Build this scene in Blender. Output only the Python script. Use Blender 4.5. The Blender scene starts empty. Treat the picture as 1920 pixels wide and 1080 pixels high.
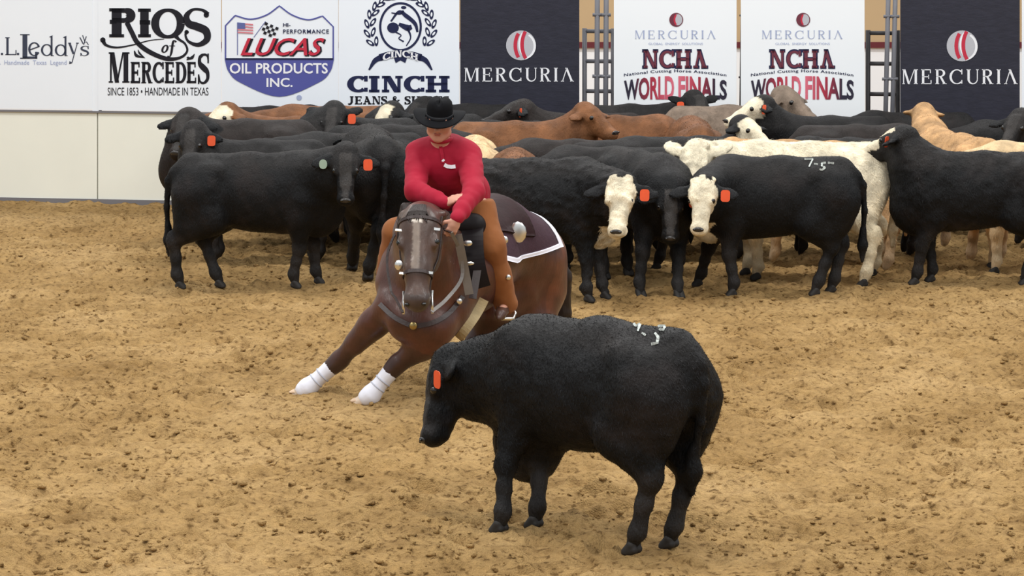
import bpy, math, random
import numpy as np
from mathutils import Vector, Matrix

# ------------------------------------------------------------------ camera
F_PX = 4500.0
CAM_H = 3.0
TH = math.atan(673.0 / F_PX)
CT, ST = math.cos(TH), math.sin(TH)
scene = bpy.context.scene
COL = scene.collection
cam_data = bpy.data.cameras.new('camera')
cam_data.sensor_width = 36.0
cam_data.lens = 36.0 * F_PX / 1920.0
cam_data.clip_end = 300
cam = bpy.data.objects.new('camera', cam_data)
COL.objects.link(cam)
cam.location = (0, 0, CAM_H)
cam.rotation_euler = (math.pi / 2 - TH, 0, 0)
scene.camera = cam
# ------------------------------------------------------------------ world, lamps, exposure
world = bpy.data.worlds.new('arena_air')
scene.world = world
world.use_nodes = True
world.node_tree.nodes['Background'].inputs[0].default_value = (0.88, 0.95, 1.0, 1)
world.node_tree.nodes['Background'].inputs[1].default_value = 0.60
scene.view_settings.view_transform = 'Standard'
scene.view_settings.look = 'None'
scene.view_settings.gamma = 1.0
scene.view_settings.exposure = 0.0
scene.view_settings.use_curve_mapping = False
for lx in (-7.5, 0.0, 7.5):
    for ly in (5.0, 13.0, 21.0, 31.0):  # farthest row is an added fill that brightens the building wall
        ld = bpy.data.lights.new('arena_and_fill_lamp', 'AREA')
        ld.shape = 'RECTANGLE'; ld.size = 3.0; ld.size_y = 1.2
        ld.energy = 370; ld.color = (1.0, 0.985, 0.96)
        lo = bpy.data.objects.new('arena_and_fill_lamp', ld)
        lo.location = (lx, ly, 9.0)
        COL.objects.link(lo)

rng = np.random.RandomState(7)
random.seed(7)

def PW(px, py, D):
    """world point on the sight line of an image point at ground distance D"""
    u = (px - 960.0) / F_PX; v = (540.0 - py) / F_PX
    d = np.array([u, CT + v * ST, -ST + v * CT])
    return np.array([0, 0, CAM_H]) + d * (D / d[1])
def GW(px, py, z=0.0):
    u = (px - 960.0) / F_PX; v = (540.0 - py) / F_PX
    d = np.array([u, CT + v * ST, -ST + v * CT])
    return np.array([0, 0, CAM_H]) + d * ((z - CAM_H) / d[2])
def XW(px, D, z=0.0):
    return (px - 960.0) / F_PX * (D * CT + (CAM_H - z) * ST)

# ------------------------------------------------------------------ object helpers
def tag(o, label=None, cat=None, group=None, kind=None):
    if label: o['label'] = label
    if cat: o['category'] = cat
    if group: o['group'] = group
    if kind: o['kind'] = kind
    return o
def empty(name, loc=(0, 0, 0), rz=0.0):
    o = bpy.data.objects.new(name, None)
    o.empty_display_size = 0.1
    COL.objects.link(o); o.location = loc; o.rotation_euler = (0, 0, rz)
    return o
def mesh_obj(name, V, Fc, mat, parent=None, smooth=True, col=None, loc=None):
    me = bpy.data.meshes.new(name)
    if isinstance(V, np.ndarray) and isinstance(Fc, np.ndarray):
        nv, nf, k = len(V), len(Fc), Fc.shape[1]
        me.vertices.add(nv); me.vertices.foreach_set('co', V.astype(np.float32).ravel())
        me.loops.add(nf * k); me.loops.foreach_set('vertex_index', Fc.astype(np.int32).ravel())
        me.polygons.add(nf)
        me.polygons.foreach_set('loop_start', np.arange(0, nf * k, k, dtype=np.int32))
        me.update(calc_edges=True)
    else:
        me.from_pydata([tuple(v) for v in V], [], [tuple(f) for f in Fc])
    me.validate()
    if smooth: me.polygons.foreach_set('use_smooth', [True] * len(me.polygons))
    if col is not None:
        ca = me.color_attributes.new('coat', 'FLOAT_COLOR', 'POINT')
        c4 = np.ones((len(me.vertices), 4), np.float32); c4[:, :3] = col
        ca.data.foreach_set('color', c4.ravel())
    if mat: me.materials.append(mat)
    o = bpy.data.objects.new(name, me)
    COL.objects.link(o)
    if parent: o.parent = parent
    if loc is not None: o.location = loc
    return o

# ------------------------------------------------------------------ materials
def lin(r, g, b):
    f = lambda c: (c / 255.0 / 12.92) if c / 255.0 <= 0.04045 else ((c / 255.0 + 0.055) / 1.055) ** 2.4
    return (f(r), f(g), f(b))
def mat_new(name, rgb, rough=0.6, spec=0.3, metal=0.0, sheen=0.0, noise=0.0, nscale=8.0, bump=0.0, bscale=60.0, coat=0.0, stretch=(1, 1, 1)):
    m = bpy.data.materials.new(name); m.use_nodes = True
    nt = m.node_tree; bs = nt.nodes['Principled BSDF']
    bs.inputs['Roughness'].default_value = rough
    bs.inputs['Specular IOR Level'].default_value = spec
    bs.inputs['Metallic'].default_value = metal
    bs.inputs['Sheen Weight'].default_value = sheen
    bs.inputs['Coat Weight'].default_value = coat
    bs.inputs['Base Color'].default_value = (*rgb, 1)
    tc = nt.nodes.new('ShaderNodeTexCoord')
    mp = nt.nodes.new('ShaderNodeMapping'); mp.inputs['Scale'].default_value = stretch
    nt.links.new(tc.outputs['Object'], mp.inputs['Vector'])
    if noise > 0:
        n = nt.nodes.new('ShaderNodeTexNoise'); n.inputs['Scale'].default_value = nscale
        n.inputs['Detail'].default_value = 5
        nt.links.new(mp.outputs[0], n.inputs['Vector'])
        mx = nt.nodes.new('ShaderNodeMix'); mx.data_type = 'RGBA'
        mx.inputs[6].default_value = (*[c * (1 - noise) for c in rgb], 1)
        mx.inputs[7].default_value = (*[min(1, c * (1 + noise)) for c in rgb], 1)
        nt.links.new(n.outputs['Fac'], mx.inputs[0])
        nt.links.new(mx.outputs[2], bs.inputs['Base Color'])
    if bump > 0:
        n2 = nt.nodes.new('ShaderNodeTexNoise'); n2.inputs['Scale'].default_value = bscale
        n2.inputs['Detail'].default_value = 4
        nt.links.new(mp.outputs[0], n2.inputs['Vector'])
        bp = nt.nodes.new('ShaderNodeBump'); bp.inputs['Strength'].default_value = bump
        bp.inputs['Distance'].default_value = 0.01
        nt.links.new(n2.outputs['Fac'], bp.inputs['Height'])
        nt.links.new(bp.outputs[0], bs.inputs['Normal'])
    return m
def hide_material(name, bump=0.55, sc=95.0, rough=0.55, sheen=0.0, spec=0.15):
    m = bpy.data.materials.new(name); m.use_nodes = True
    nt = m.node_tree; bs = nt.nodes['Principled BSDF']
    at = nt.nodes.new('ShaderNodeAttribute'); at.attribute_name = 'coat'
    tc = nt.nodes.new('ShaderNodeTexCoord')
    mp = nt.nodes.new('ShaderNodeMapping'); mp.inputs['Scale'].default_value = (1.0, 1.0, 0.35)
    nt.links.new(tc.outputs['Object'], mp.inputs['Vector'])
    n = nt.nodes.new('ShaderNodeTexNoise'); n.inputs['Scale'].default_value = 9.0; n.inputs['Detail'].default_value = 6
    nt.links.new(tc.outputs['Object'], n.inputs['Vector'])
    rp = nt.nodes.new('ShaderNodeMapRange')
    rp.inputs['From Min'].default_value = 0.3; rp.inputs['From Max'].default_value = 0.7
    rp.inputs['To Min'].default_value = 0.72; rp.inputs['To Max'].default_value = 1.35
    nt.links.new(n.outputs['Fac'], rp.inputs[0])
    mx = nt.nodes.new('ShaderNodeMix'); mx.data_type = 'RGBA'; mx.blend_type = 'MULTIPLY'; mx.inputs[0].default_value = 1
    nt.links.new(at.outputs['Color'], mx.inputs[6]); nt.links.new(rp.outputs[0], mx.inputs[7])
    nt.links.new(mx.outputs[2], bs.inputs['Base Color'])
    n2 = nt.nodes.new('ShaderNodeTexNoise'); n2.inputs['Scale'].default_value = sc
    n2.inputs['Detail'].default_value = 5; n2.inputs['Distortion'].default_value = 0.3
    nt.links.new(mp.outputs[0], n2.inputs['Vector'])
    bp = nt.nodes.new('ShaderNodeBump'); bp.inputs['Strength'].default_value = bump; bp.inputs['Distance'].default_value = 0.02
    nt.links.new(n2.outputs['Fac'], bp.inputs['Height']); nt.links.new(bp.outputs[0], bs.inputs['Normal'])
    bs.inputs['Roughness'].default_value = rough
    bs.inputs['Specular IOR Level'].default_value = spec
    bs.inputs['Sheen Weight'].default_value = sheen
    bs.inputs['Sheen Roughness'].default_value = 0.5
    return m
M_HIDE = hide_material('cattle_hide')
M_HAIRC = hide_material('cattle_hair', bump=0.0, rough=0.6, spec=0.2)
M_HORSE = hide_material('horse_coat', bump=0.12, sc=70, rough=0.36, sheen=0.05, spec=0.5)
M_EYE = mat_new('eye_dark', (0.008, 0.006, 0.005), rough=0.15, spec=0.6)
M_NOSE = mat_new('nose_skin', (0.03, 0.027, 0.026), rough=0.35, spec=0.5, bump=0.3, bscale=90)
M_NOSEP = mat_new('nose_pink', (0.28, 0.19, 0.16), rough=0.4, spec=0.5, noise=0.3, nscale=30)
M_TAG = mat_new('tag_orange', lin(226, 88, 48), rough=0.5, noise=0.12, nscale=30)
M_TAGPALE = mat_new('tag_pale', lin(150, 168, 150), rough=0.5, noise=0.12, nscale=30)
M_HOOF = mat_new('hoof_horn', (0.028, 0.025, 0.023), rough=0.6, noise=0.4, nscale=25)
M_HOOFL = mat_new('hoof_horn_dusty', lin(205, 176, 148), rough=0.7, noise=0.25, nscale=25)
M_BRAND = mat_new('brand_white_hair', lin(190, 195, 190), rough=0.8, noise=0.4, nscale=60)

# ------------------------------------------------------------------ implicit surface modelling
def smin(a, b, k):
    h = np.maximum(k - np.abs(a - b), 0) / k
    return np.minimum(a, b) - h * h * k * 0.25
class Blob:
    def __init__(s): s.p = []
    def rc(s, a, b, ra, rb, k=0.05, id=0):
        s.p.append(('c', np.array(a, float), np.array(b, float), ra, rb, k, id)); return s
    def chain(s, pts, rs, k=0.05, id=0):
        for i in range(len(pts) - 1): s.rc(pts[i], pts[i + 1], rs[i], rs[i + 1], k, id)
        return s
    def el(s, c, r, R=None, k=0.06, id=0):
        s.p.append(('e', np.array(c, float), np.array(r, float), R, None, k, id)); return s
    def bounds(s, q):
        if q[0] == 'c':
            m = max(q[3], q[4]); return np.minimum(q[1], q[2]) - m, np.maximum(q[1], q[2]) + m
        if q[3] is None: return q[1] - q[2], q[1] + q[2]
        m = q[2].max(); return q[1] - m, q[1] + m
    def dist(s, q, X, Y, Z):
        if q[0] == 'c':
            a, b = q[1], q[2]; ab = b - a; L = max(float(ab @ ab), 1e-9)
            t = np.clip(((X - a[0]) * ab[0] + (Y - a[1]) * ab[1] + (Z - a[2]) * ab[2]) / L, 0, 1)
            return np.sqrt((X - a[0] - t * ab[0]) ** 2 + (Y - a[1] - t * ab[1]) ** 2 + (Z - a[2] - t * ab[2]) ** 2) - (q[3] + (q[4] - q[3]) * t)
        x, y, z = X - q[1][0], Y - q[1][1], Z - q[1][2]
        if q[3] is not None:   # columns of R are the ellipsoid axes
            R = q[3]
            x, y, z = (R[0, 0] * x + R[1, 0] * y + R[2, 0] * z, R[0, 1] * x + R[1, 1] * y + R[2, 1] * z, R[0, 2] * x + R[1, 2] * y + R[2, 2] * z)
        r = q[2]
        k0 = np.sqrt((x / r[0]) ** 2 + (y / r[1]) ** 2 + (z / r[2]) ** 2)
        k1 = np.sqrt((x / r[0] ** 2) ** 2 + (y / r[1] ** 2) ** 2 + (z / r[2] ** 2) ** 2)
        return k0 * (k0 - 1) / np.maximum(k1, 1e-6)
    def at(s, P, ids=None):
        F = np.full(len(P), 1.0)
        for q in s.p:
            if ids is not None and q[6] not in ids: continue
            F = smin(F, s.dist(q, P[:, 0], P[:, 1], P[:, 2]), q[5])
        return F
    def nearest(s, P):
        D = np.stack([s.dist(q, P[:, 0], P[:, 1], P[:, 2]) for q in s.p])
        return np.array([q[6] for q in s.p])[D.argmin(0)]
    def mesh(s, h, rough=0.0, rscale=0.05, off=0.0, clip=None):
        B = [s.bounds(q) for q in s.p]
        lo = np.min([b[0] for b in B], 0) - 0.05 - off; hi = np.max([b[1] for b in B], 0) + 0.05 + off
        n = np.ceil((hi - lo) / h).astype(int) + 1
        ax = [lo[i] + h * np.arange(n[i]) for i in range(3)]
        F = np.full(n, 1.0, np.float32)
        for q, b in zip(s.p, B):
            m = q[5] + 3 * h + off + 0.02
            i0 = np.maximum(((b[0] - m - lo) / h).astype(int), 0); i1 = np.minimum(((b[1] + m - lo) / h).astype(int) + 2, n)
            sl = tuple(slice(i0[i], i1[i]) for i in range(3))
            X, Y, Z = ax[0][sl[0]][:, None, None], ax[1][sl[1]][None, :, None], ax[2][sl[2]][None, None, :]
            F[sl] = smin(F[sl], s.dist(q, X, Y, Z).astype(np.float32), q[5])
        F -= off
        if rough > 0:
            F += (rough * noise3(lo, n, h, rscale)).astype(np.float32)
        if clip is not None:
            X, Y, Z = np.meshgrid(*ax, indexing='ij', sparse=True)
            F = np.maximum(F, clip(X, Y, Z).astype(np.float32))
        return surface_nets(F, lo, h)
def noise3(lo, n, h, sc):
    """smooth lattice noise on the grid, two octaves, about -1..1"""
    out = np.zeros(n)
    for o, amp in ((1.0, 0.65), (0.5, 0.35)):
        c = sc * o
        m = [int(n[i] * h / c) + 3 for i in range(3)]
        L = rng.uniform(-1, 1, m)
        for i in range(3):
            t = (np.arange(n[i]) * h / c); k = t.astype(int); f = t - k; f = f * f * (3 - 2 * f)
            sh = [1, 1, 1]; sh[i] = -1; f = f.reshape(sh)
            L = np.take(L, k, axis=i) * (1 - f) + np.take(L, k + 1, axis=i) * f
        out += amp * L
    return out
def surface_nets(F, lo, h):
    S = F < 0
    nx, ny, nz = F.shape
    c = np.zeros((nx - 1, ny - 1, nz - 1), np.int8)
    for i in (0, 1):
        for j in (0, 1):
            for k in (0, 1): c += S[i:nx - 1 + i, j:ny - 1 + j, k:nz - 1 + k]
    act = (c > 0) & (c < 8)
    I, J, K = np.nonzero(act)
    idx = np.full(act.shape, -1, np.int64); idx[I, J, K] = np.arange(len(I))
    acc = np.zeros((len(I), 3)); cnt = np.zeros(len(I))
    cor = [(0, 0, 0), (1, 0, 0), (0, 1, 0), (1, 1, 0), (0, 0, 1), (1, 0, 1), (0, 1, 1), (1, 1, 1)]
    for a in range(8):
        for b in range(a + 1, 8):
            A, Bc = cor[a], cor[b]
            if sum(abs(A[i] - Bc[i]) for i in range(3)) != 1: continue
            fa = F[I + A[0], J + A[1], K + A[2]]; fb = F[I + Bc[0], J + Bc[1], K + Bc[2]]
            m = (fa < 0) != (fb < 0)
            t = np.where(m, fa / np.where(m, fa - fb, 1), 0)
            for i in range(3): acc[:, i] += np.where(m, A[i] + (Bc[i] - A[i]) * t, 0)
            cnt += m
    V = (np.stack([I, J, K], 1) + acc / cnt[:, None]) * h + lo
    Q = []
    for d in range(3):
        e, f = (d + 1) % 3, (d + 2) % 3
        sa = [slice(1, -1)] * 3; sb = [slice(1, -1)] * 3
        sa[d] = slice(0, -1); sb[d] = slice(1, None)
        A, Bm = S[tuple(sa)], S[tuple(sb)]
        X = np.nonzero(A != Bm)
        flip = A[X]
        p = [X[0].copy(), X[1].copy(), X[2].copy()]
        for i in range(3):
            if i != d: p[i] = p[i] + 1
        def cell(de, df):
            q = [p[0], p[1], p[2]]; q[e] = q[e] - de; q[f] = q[f] - df
            return idx[q[0], q[1], q[2]]
        q4 = np.stack([cell(1, 1), cell(0, 1), cell(0, 0), cell(1, 0)], 1)
        q4[~flip] = q4[~flip][:, ::-1]
        Q.append(q4)
    return V, np.concatenate(Q)
def nz(v):
    v = np.array(v, float); return v / max(np.linalg.norm(v), 1e-9)
def fnoise(P, sc, seed=0):
    """cheap sum-of-sines noise at points, about -1..1"""
    r = np.random.RandomState(seed); o = np.zeros(len(P))
    for i in range(6):
        d = nz(r.normal(size=3)); o += np.sin((P @ d) / sc * (1 + 0.5 * i) + r.uniform(0, 6.28))
    return o / 3.5
# ------------------------------------------------------------------ ground
def vnoise(X, Y, c, seed):
    r = np.random.RandomState(seed); L = r.uniform(-1, 1, (256, 256))
    x, y = X / c, Y / c; i = np.floor(x).astype(int); j = np.floor(y).astype(int)
    f, g = x - i, y - j; f = f * f * (3 - 2 * f); g = g * g * (3 - 2 * g)
    a = L[i % 256, j % 256]; b = L[(i + 1) % 256, j % 256]; c2 = L[i % 256, (j + 1) % 256]; d = L[(i + 1) % 256, (j + 1) % 256]
    return (a * (1 - f) + b * f) * (1 - g) + (c2 * (1 - f) + d * f) * g
xs = np.concatenate([np.linspace(-40, -6.2, 14)[:-1], np.arange(-6.2, 6.2, 0.02), np.linspace(6.2, 40, 14)])
ys = np.concatenate([np.linspace(-6, 10.2, 8)[:-1], np.arange(10.2, 18, 0.02), np.arange(18, 27, 0.035), np.linspace(27.02, 48, 12)])
GX, GY = np.meshgrid(xs, ys, indexing='ij')
Z = 0.013 * vnoise(GX, GY, 0.9, 1) + 0.015 * vnoise(GX, GY, 0.28, 2) + 0.024 * vnoise(GX, GY, 0.12, 3) + 0.013 * vnoise(GX, GY, 0.055, 4)
cl = vnoise(GX, GY, 0.085, 5); Z += 0.030 * np.clip(cl - 0.40, 0, .35)
cl = vnoise(GX, GY, 0.05, 6) * .6 + vnoise(GX, GY, 0.11, 7) * .6; Z += 0.045 * np.clip(cl - 0.38, 0, .3)
Z += -0.030 * np.clip(vnoise(GX, GY, 0.16, 8) - .45, 0, .4)
Z += 0.004 * np.random.RandomState(9).uniform(-1, 1, Z.shape)
r_ = np.random.RandomState(3)
for k in range(1300):
    hx, hy = r_.uniform(-6, 6), r_.uniform(10.4, 25); ra = r_.uniform(0.05, 0.10) * (1.35 if k % 5 == 0 else 1)
    i0, i1 = np.searchsorted(xs, (hx - 2.6 * ra, hx + 2.6 * ra)); j0, j1 = np.searchsorted(ys, (hy - 2.6 * ra, hy + 2.6 * ra))
    q = np.hypot(GX[i0:i1, j0:j1] - hx, (GY[i0:i1, j0:j1] - hy)) / ra
    Z[i0:i1, j0:j1] += -(0.045 if k % 5 == 0 else .024) * np.exp(-q ** 4 * 1.2) + 0.020 * np.exp(-(q - 1.25) ** 2 * 6) * r_.uniform(.3, 1)
edge = np.clip((6.2 - np.abs(GX)) / 0.5, 0, 1) * np.clip((GY - 10.2) / 0.4, 0, 1) * np.clip((27 - GY) / 0.5, 0, 1)
Z = Z * edge - 0.006
nx_, ny_ = GX.shape
I = np.arange(nx_ * ny_).reshape(nx_, ny_)
Qf = np.stack([I[:-1, :-1], I[1:, :-1], I[1:, 1:], I[:-1, 1:]], -1).reshape(-1, 4)
def dirt_material():
    m = bpy.data.materials.new('arena_dirt'); m.use_nodes = True
    nt = m.node_tree; bs = nt.nodes['Principled BSDF']; bs.inputs['Roughness'].default_value = 0.95
    bs.inputs['Specular IOR Level'].default_value = 0.1
    tc = nt.nodes.new('ShaderNodeTexCoord')
    def noise(sc, det=6, dist=0.0):
        n = nt.nodes.new('ShaderNodeTexNoise'); n.inputs['Scale'].default_value = sc; n.inputs['Detail'].default_value = det
        n.inputs['Distortion'].default_value = dist
        nt.links.new(tc.outputs['Object'], n.inputs['Vector']); return n
    def ramp(src, stops):
        r = nt.nodes.new('ShaderNodeValToRGB'); e = r.color_ramp.elements
        e[0].position, e[0].color = stops[0][0], (*stops[0][1], 1); e[1].position, e[1].color = stops[-1][0], (*stops[-1][1], 1)
        for p, c in stops[1:-1]:
            x = e.new(p); x.color = (*c, 1)
        nt.links.new(src.outputs['Fac'], r.inputs[0]); return r
    a = ramp(noise(0.9, 8, 0.4), [(0.3, lin(158, 126, 80)), (0.52, lin(179, 146, 97)), (0.72, lin(195, 162, 113))])
    b = ramp(noise(6, 8, 0.1), [(0.30, (0.74, 0.71, 0.68)), (0.5, (0.98, 0.97, 0.96)), (0.7, (1.06, 1.05, 1.04))])
    c = ramp(noise(26, 5), [(0.33, (0.42, 0.38, 0.34)), (0.41, (0.86, 0.84, 0.82)), (0.5, (1.0, 1.0, 1.0)), (0.70, (1.14, 1.13, 1.11))])  # dark specks paint small crevice shadows between clods into the colour
    def mul(x, y):
        mx = nt.nodes.new('ShaderNodeMix'); mx.data_type = 'RGBA'; mx.blend_type = 'MULTIPLY'; mx.inputs[0].default_value = 1
        nt.links.new(x, mx.inputs[6]); nt.links.new(y, mx.inputs[7]); return mx.outputs[2]
    nt.links.new(mul(mul(a.outputs[0], b.outputs[0]), c.outputs[0]), bs.inputs['Base Color'])
    n1 = noise(30, 8, 0.0); n2 = noise(120, 4)
    ad = nt.nodes.new('ShaderNodeMath'); ad.operation = 'MULTIPLY_ADD'; ad.inputs[1].default_value = 0.4
    nt.links.new(n2.outputs['Fac'], ad.inputs[0]); nt.links.new(n1.outputs['Fac'], ad.inputs[2])
    bp = nt.nodes.new('ShaderNodeBump'); bp.inputs['Strength'].default_value = 1.0; bp.inputs['Distance'].default_value = 0.03
    nt.links.new(ad.outputs[0], bp.inputs['Height']); nt.links.new(bp.outputs[0], bs.inputs['Normal'])
    return m
floor = mesh_obj('floor', np.stack([GX, GY, Z], -1).reshape(-1, 3), Qf, dirt_material())
tag(floor, kind='structure')
def zfloor(x, y):
    i = np.clip(np.searchsorted(xs, x), 1, nx_ - 2); j = np.clip(np.searchsorted(ys, y), 1, ny_ - 2); return Z[i, j]
ph = (1 + 5 ** .5) / 2
ICO = np.array([(-1, ph, 0), (1, ph, 0), (-1, -ph, 0), (1, -ph, 0), (0, -1, ph), (0, 1, ph), (0, -1, -ph), (0, 1, -ph), (ph, 0, -1), (ph, 0, 1), (-ph, 0, -1), (-ph, 0, 1)]) / 1.9
ICF = np.array([(0, 11, 5), (0, 5, 1), (0, 1, 7), (0, 7, 10), (0, 10, 11), (1, 5, 9), (5, 11, 4), (11, 10, 2), (10, 7, 6), (7, 1, 8), (3, 9, 4), (3, 4, 2), (3, 2, 6), (3, 6, 8), (3, 8, 9), (4, 9, 5), (2, 4, 11), (6, 2, 10), (8, 6, 7), (9, 8, 1)])
rc_ = np.random.RandomState(12); NC = 11000
cy = 10.8 + 13 * rc_.uniform(0, 1, NC) ** 1.3; cx = rc_.uniform(-1, 1, NC) * (cy * .225 + .2)
# clods gather in drifts
kp = vnoise(cx, cy, .35, 21) + .6 * vnoise(cx, cy, .12, 22) > -.1; cx, cy = cx[kp], cy[kp]; NC = len(cx)
cr = 0.005 + 0.016 * rc_.uniform(0, 1, NC) ** 3
V = ICO[None] * rc_.uniform(.65, 1.3, (NC, 12, 1)) * cr[:, None, None] * np.stack([rc_.uniform(.8, 1.5, NC), rc_.uniform(.8, 1.3, NC), rc_.uniform(.5, .9, NC)], 1)[:, None]
V = V + np.stack([cx, cy, zfloor(cx, cy) + cr * .3], 1)[:, None]
clods = mesh_obj('dirt_clods', V.reshape(-1, 3), (ICF[None] + 12 * np.arange(NC)[:, None, None]).reshape(-1, 3), floor.data.materials[0], smooth=False)
tag(clods, 'small loose clods of tan dirt scattered over the arena floor', 'dirt', kind='stuff')

# ------------------------------------------------------------------ fence line, banners, back of the building
WD0, WM = 25.75, -0.16
WN = nz([WM, -1, 0])             # towards the arena
WN = nz([-0.16, -1.0, 0])
def WL(px, py, off=0.0):
    """image point onto the fence plane Y = WD0 + WM X, moved off metres towards the arena"""
    u = (px - 960.0) / F_PX; v = (540.0 - py) / F_PX
    d = np.array([u, CT + v * ST, -ST + v * CT])
    t = WD0 / (d[1] - WM * d[0])
    return np.array([0, 0, CAM_H]) + d * t + WN * off
def WZ(px, z, off=0.0):
    """fence-plane point below/above an image column at height z"""
    p = WL(px, 375, 0)
    for _ in range(8):
        D = p[1]; x = XW(px, D, z); p = np.array([x, WD0 + WM * x, z])
    return p + WN * off
def slab(name, corners, th, mat, parent=None, origin=None):
    """corners: front face points; extruded away from the arena"""
    n = len(corners); o = np.zeros(3) if origin is None else origin
    V = [c - o for c in corners] + [c - o - WN * th for c in corners]
    Fc = [tuple(range(n)), tuple(range(2 * n - 1, n - 1, -1))] + [(i, n + i, n + (i + 1) % n, (i + 1) % n) for i in range(n)]
    return mesh_obj(name, V, Fc, mat, parent, smooth=False)
def tube(name, pts, r, mat, parent=None, seg=10, smooth=True):
    pts = [np.array(p, float) for p in pts]; V, Fc = [], []
    rs = r if isinstance(r, (list, tuple)) else [r] * len(pts)
    ref = None
    for i, p in enumerate(pts):
        d = nz(pts[min(i + 1, len(pts) - 1)] - pts[max(i - 1, 0)])
        a = nz(np.cross(d, ref if ref is not None and abs(np.dot(d, ref)) < .95 else ([0, 0, 1] if abs(d[2]) < .9 else [1, 0, 0]))); b2 = np.cross(d, a); ref = -b2 if False else ref
        for k in range(seg):
            t = 2 * math.pi * k / seg; V.append(p + rs[i] * (a * math.cos(t) + b2 * math.sin(t)))
    for i in range(len(pts) - 1):
        for k in range(seg):
            k2 = (k + 1) % seg; Fc.append((i * seg + k, i * seg + k2, (i + 1) * seg + k2, (i + 1) * seg + k))
    Fc.append(tuple(range(seg - 1, -1, -1))); Fc.append(tuple((len(pts) - 1) * seg + k for k in range(seg)))
    return mesh_obj(name, V, Fc, mat, parent, smooth=smooth)
M_VINYL = mat_new('banner_vinyl_white', lin(238, 243, 250), rough=0.5, noise=0.02, nscale=2)
M_VINYLW = mat_new('banner_vinyl_bright', lin(243, 246, 249), rough=0.5, noise=0.015, nscale=2)
M_VDARK = mat_new('banner_vinyl_black', lin(44, 44, 56), rough=0.5, spec=0.3, noise=0.35, nscale=9, bump=0.15, bscale=18, stretch=(1, 1, 3))
M_BOARD = mat_new('painted_board', lin(240, 240, 228), rough=0.6, noise=0.05, nscale=1.6, bump=0.08, bscale=5)
M_INK = mat_new('print_black', lin(24, 24, 34), rough=0.5)
M_NAVY = mat_new('print_navy', lin(30, 36, 72), rough=0.5)
M_LEDDY = mat_new('print_slate', lin(60, 66, 84), rough=0.5)
M_BLUE = mat_new('print_blue', lin(84, 88, 158), rough=0.5)
M_REDP = mat_new('print_red', lin(196, 48, 70), rough=0.5)
M_MAR = mat_new('print_maroon', lin(112, 52, 66), rough=0.5)
M_PINK = mat_new('print_flag_red', lin(214, 130, 140), rough=0.5)
M_FBLUE = mat_new('print_flag_blue', lin(96, 104, 160), rough=0.5)
M_PALEB = mat_new('print_pale_blue', lin(168, 178, 208), rough=0.5)
M_WHP = mat_new('print_white', lin(240, 240, 244), rough=0.5)
M_SILV = mat_new('print_silver', lin(188, 188, 194), rough=0.5)
M_STEEL = mat_new('gate_pipe_grey', lin(108, 108, 114), rough=0.5, spec=0.4, noise=0.25, nscale=6)
M_STEELD = mat_new('gate_pipe_dark', lin(66, 64, 66), rough=0.55, noise=0.3, nscale=6)
M_SEAM = mat_new('seam_trim', lin(120, 118, 122), rough=0.6)

# ---- flat print: list of polygons in image-plane coordinates, mapped on the fence plane
def printed(name, polys, mat, parent, org, off=0.004, label=None):
    V, Fc = [], []
    for p in polys:
        n = len(V); V += [WL(x, y, off) - org for x, y in p]
        Fc.append(tuple(range(n, n + len(p))))
    o = mesh_obj(name, V, Fc, mat, parent, smooth=False)
    if label: o['label'] = label
    return o
def catmull(pts, n=8):
    P = [np.array(p, float) for p in pts]; P = [2 * P[0] - P[1]] + P + [2 * P[-1] - P[-2]]; out = []
    for i in range(1, len(P) - 2):
        for t in np.linspace(0, 1, n, endpoint=False):
            a, b, c, d = P[i - 1:i + 3]
            out.append(0.5 * (2 * b + (c - a) * t + (2 * a - 5 * b + 4 * c - d) * t * t + (3 * b - a - 3 * c + d) * t ** 3))
    out.append(P[-2]); return out
def strip(pts, ws):
    pts = [np.array(p, float) for p in pts]
    if not isinstance(ws, (list, tuple, np.ndarray)): ws = [ws] * len(pts)
    elif len(ws) != len(pts): ws = np.interp(np.linspace(0, 1, len(pts)), np.linspace(0, 1, len(ws)), ws)
    L, R = [], []
    for i, p in enumerate(pts):
        d = pts[min(i + 1, len(pts) - 1)] - pts[max(i - 1, 0)]; d = d / max(np.hypot(*d), 1e-9); n = np.array([-d[1], d[0]]) * ws[i] * 0.5
        L.append(p + n); R.append(p - n)
    return [[L[i], L[i + 1], R[i + 1], R[i]] for i in range(len(pts) - 1)]
def curve(pts, ws, n=8): return strip(catmull(pts, n), ws)
def arc(cx, cy, rx, ry, a0, a1, thin, thick, n=26):
    A = np.radians(np.linspace(a0, a1, n))
    P = [(cx + rx * math.cos(a), cy + ry * math.sin(a)) for a in A]
    return strip(P, [thin + (thick - thin) * abs(math.cos(a)) ** 1.5 for a in A])
def rect(x0, y0, x1, y1): return [[(x0, y0), (x1, y0), (x1, y1), (x0, y1)]]
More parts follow.
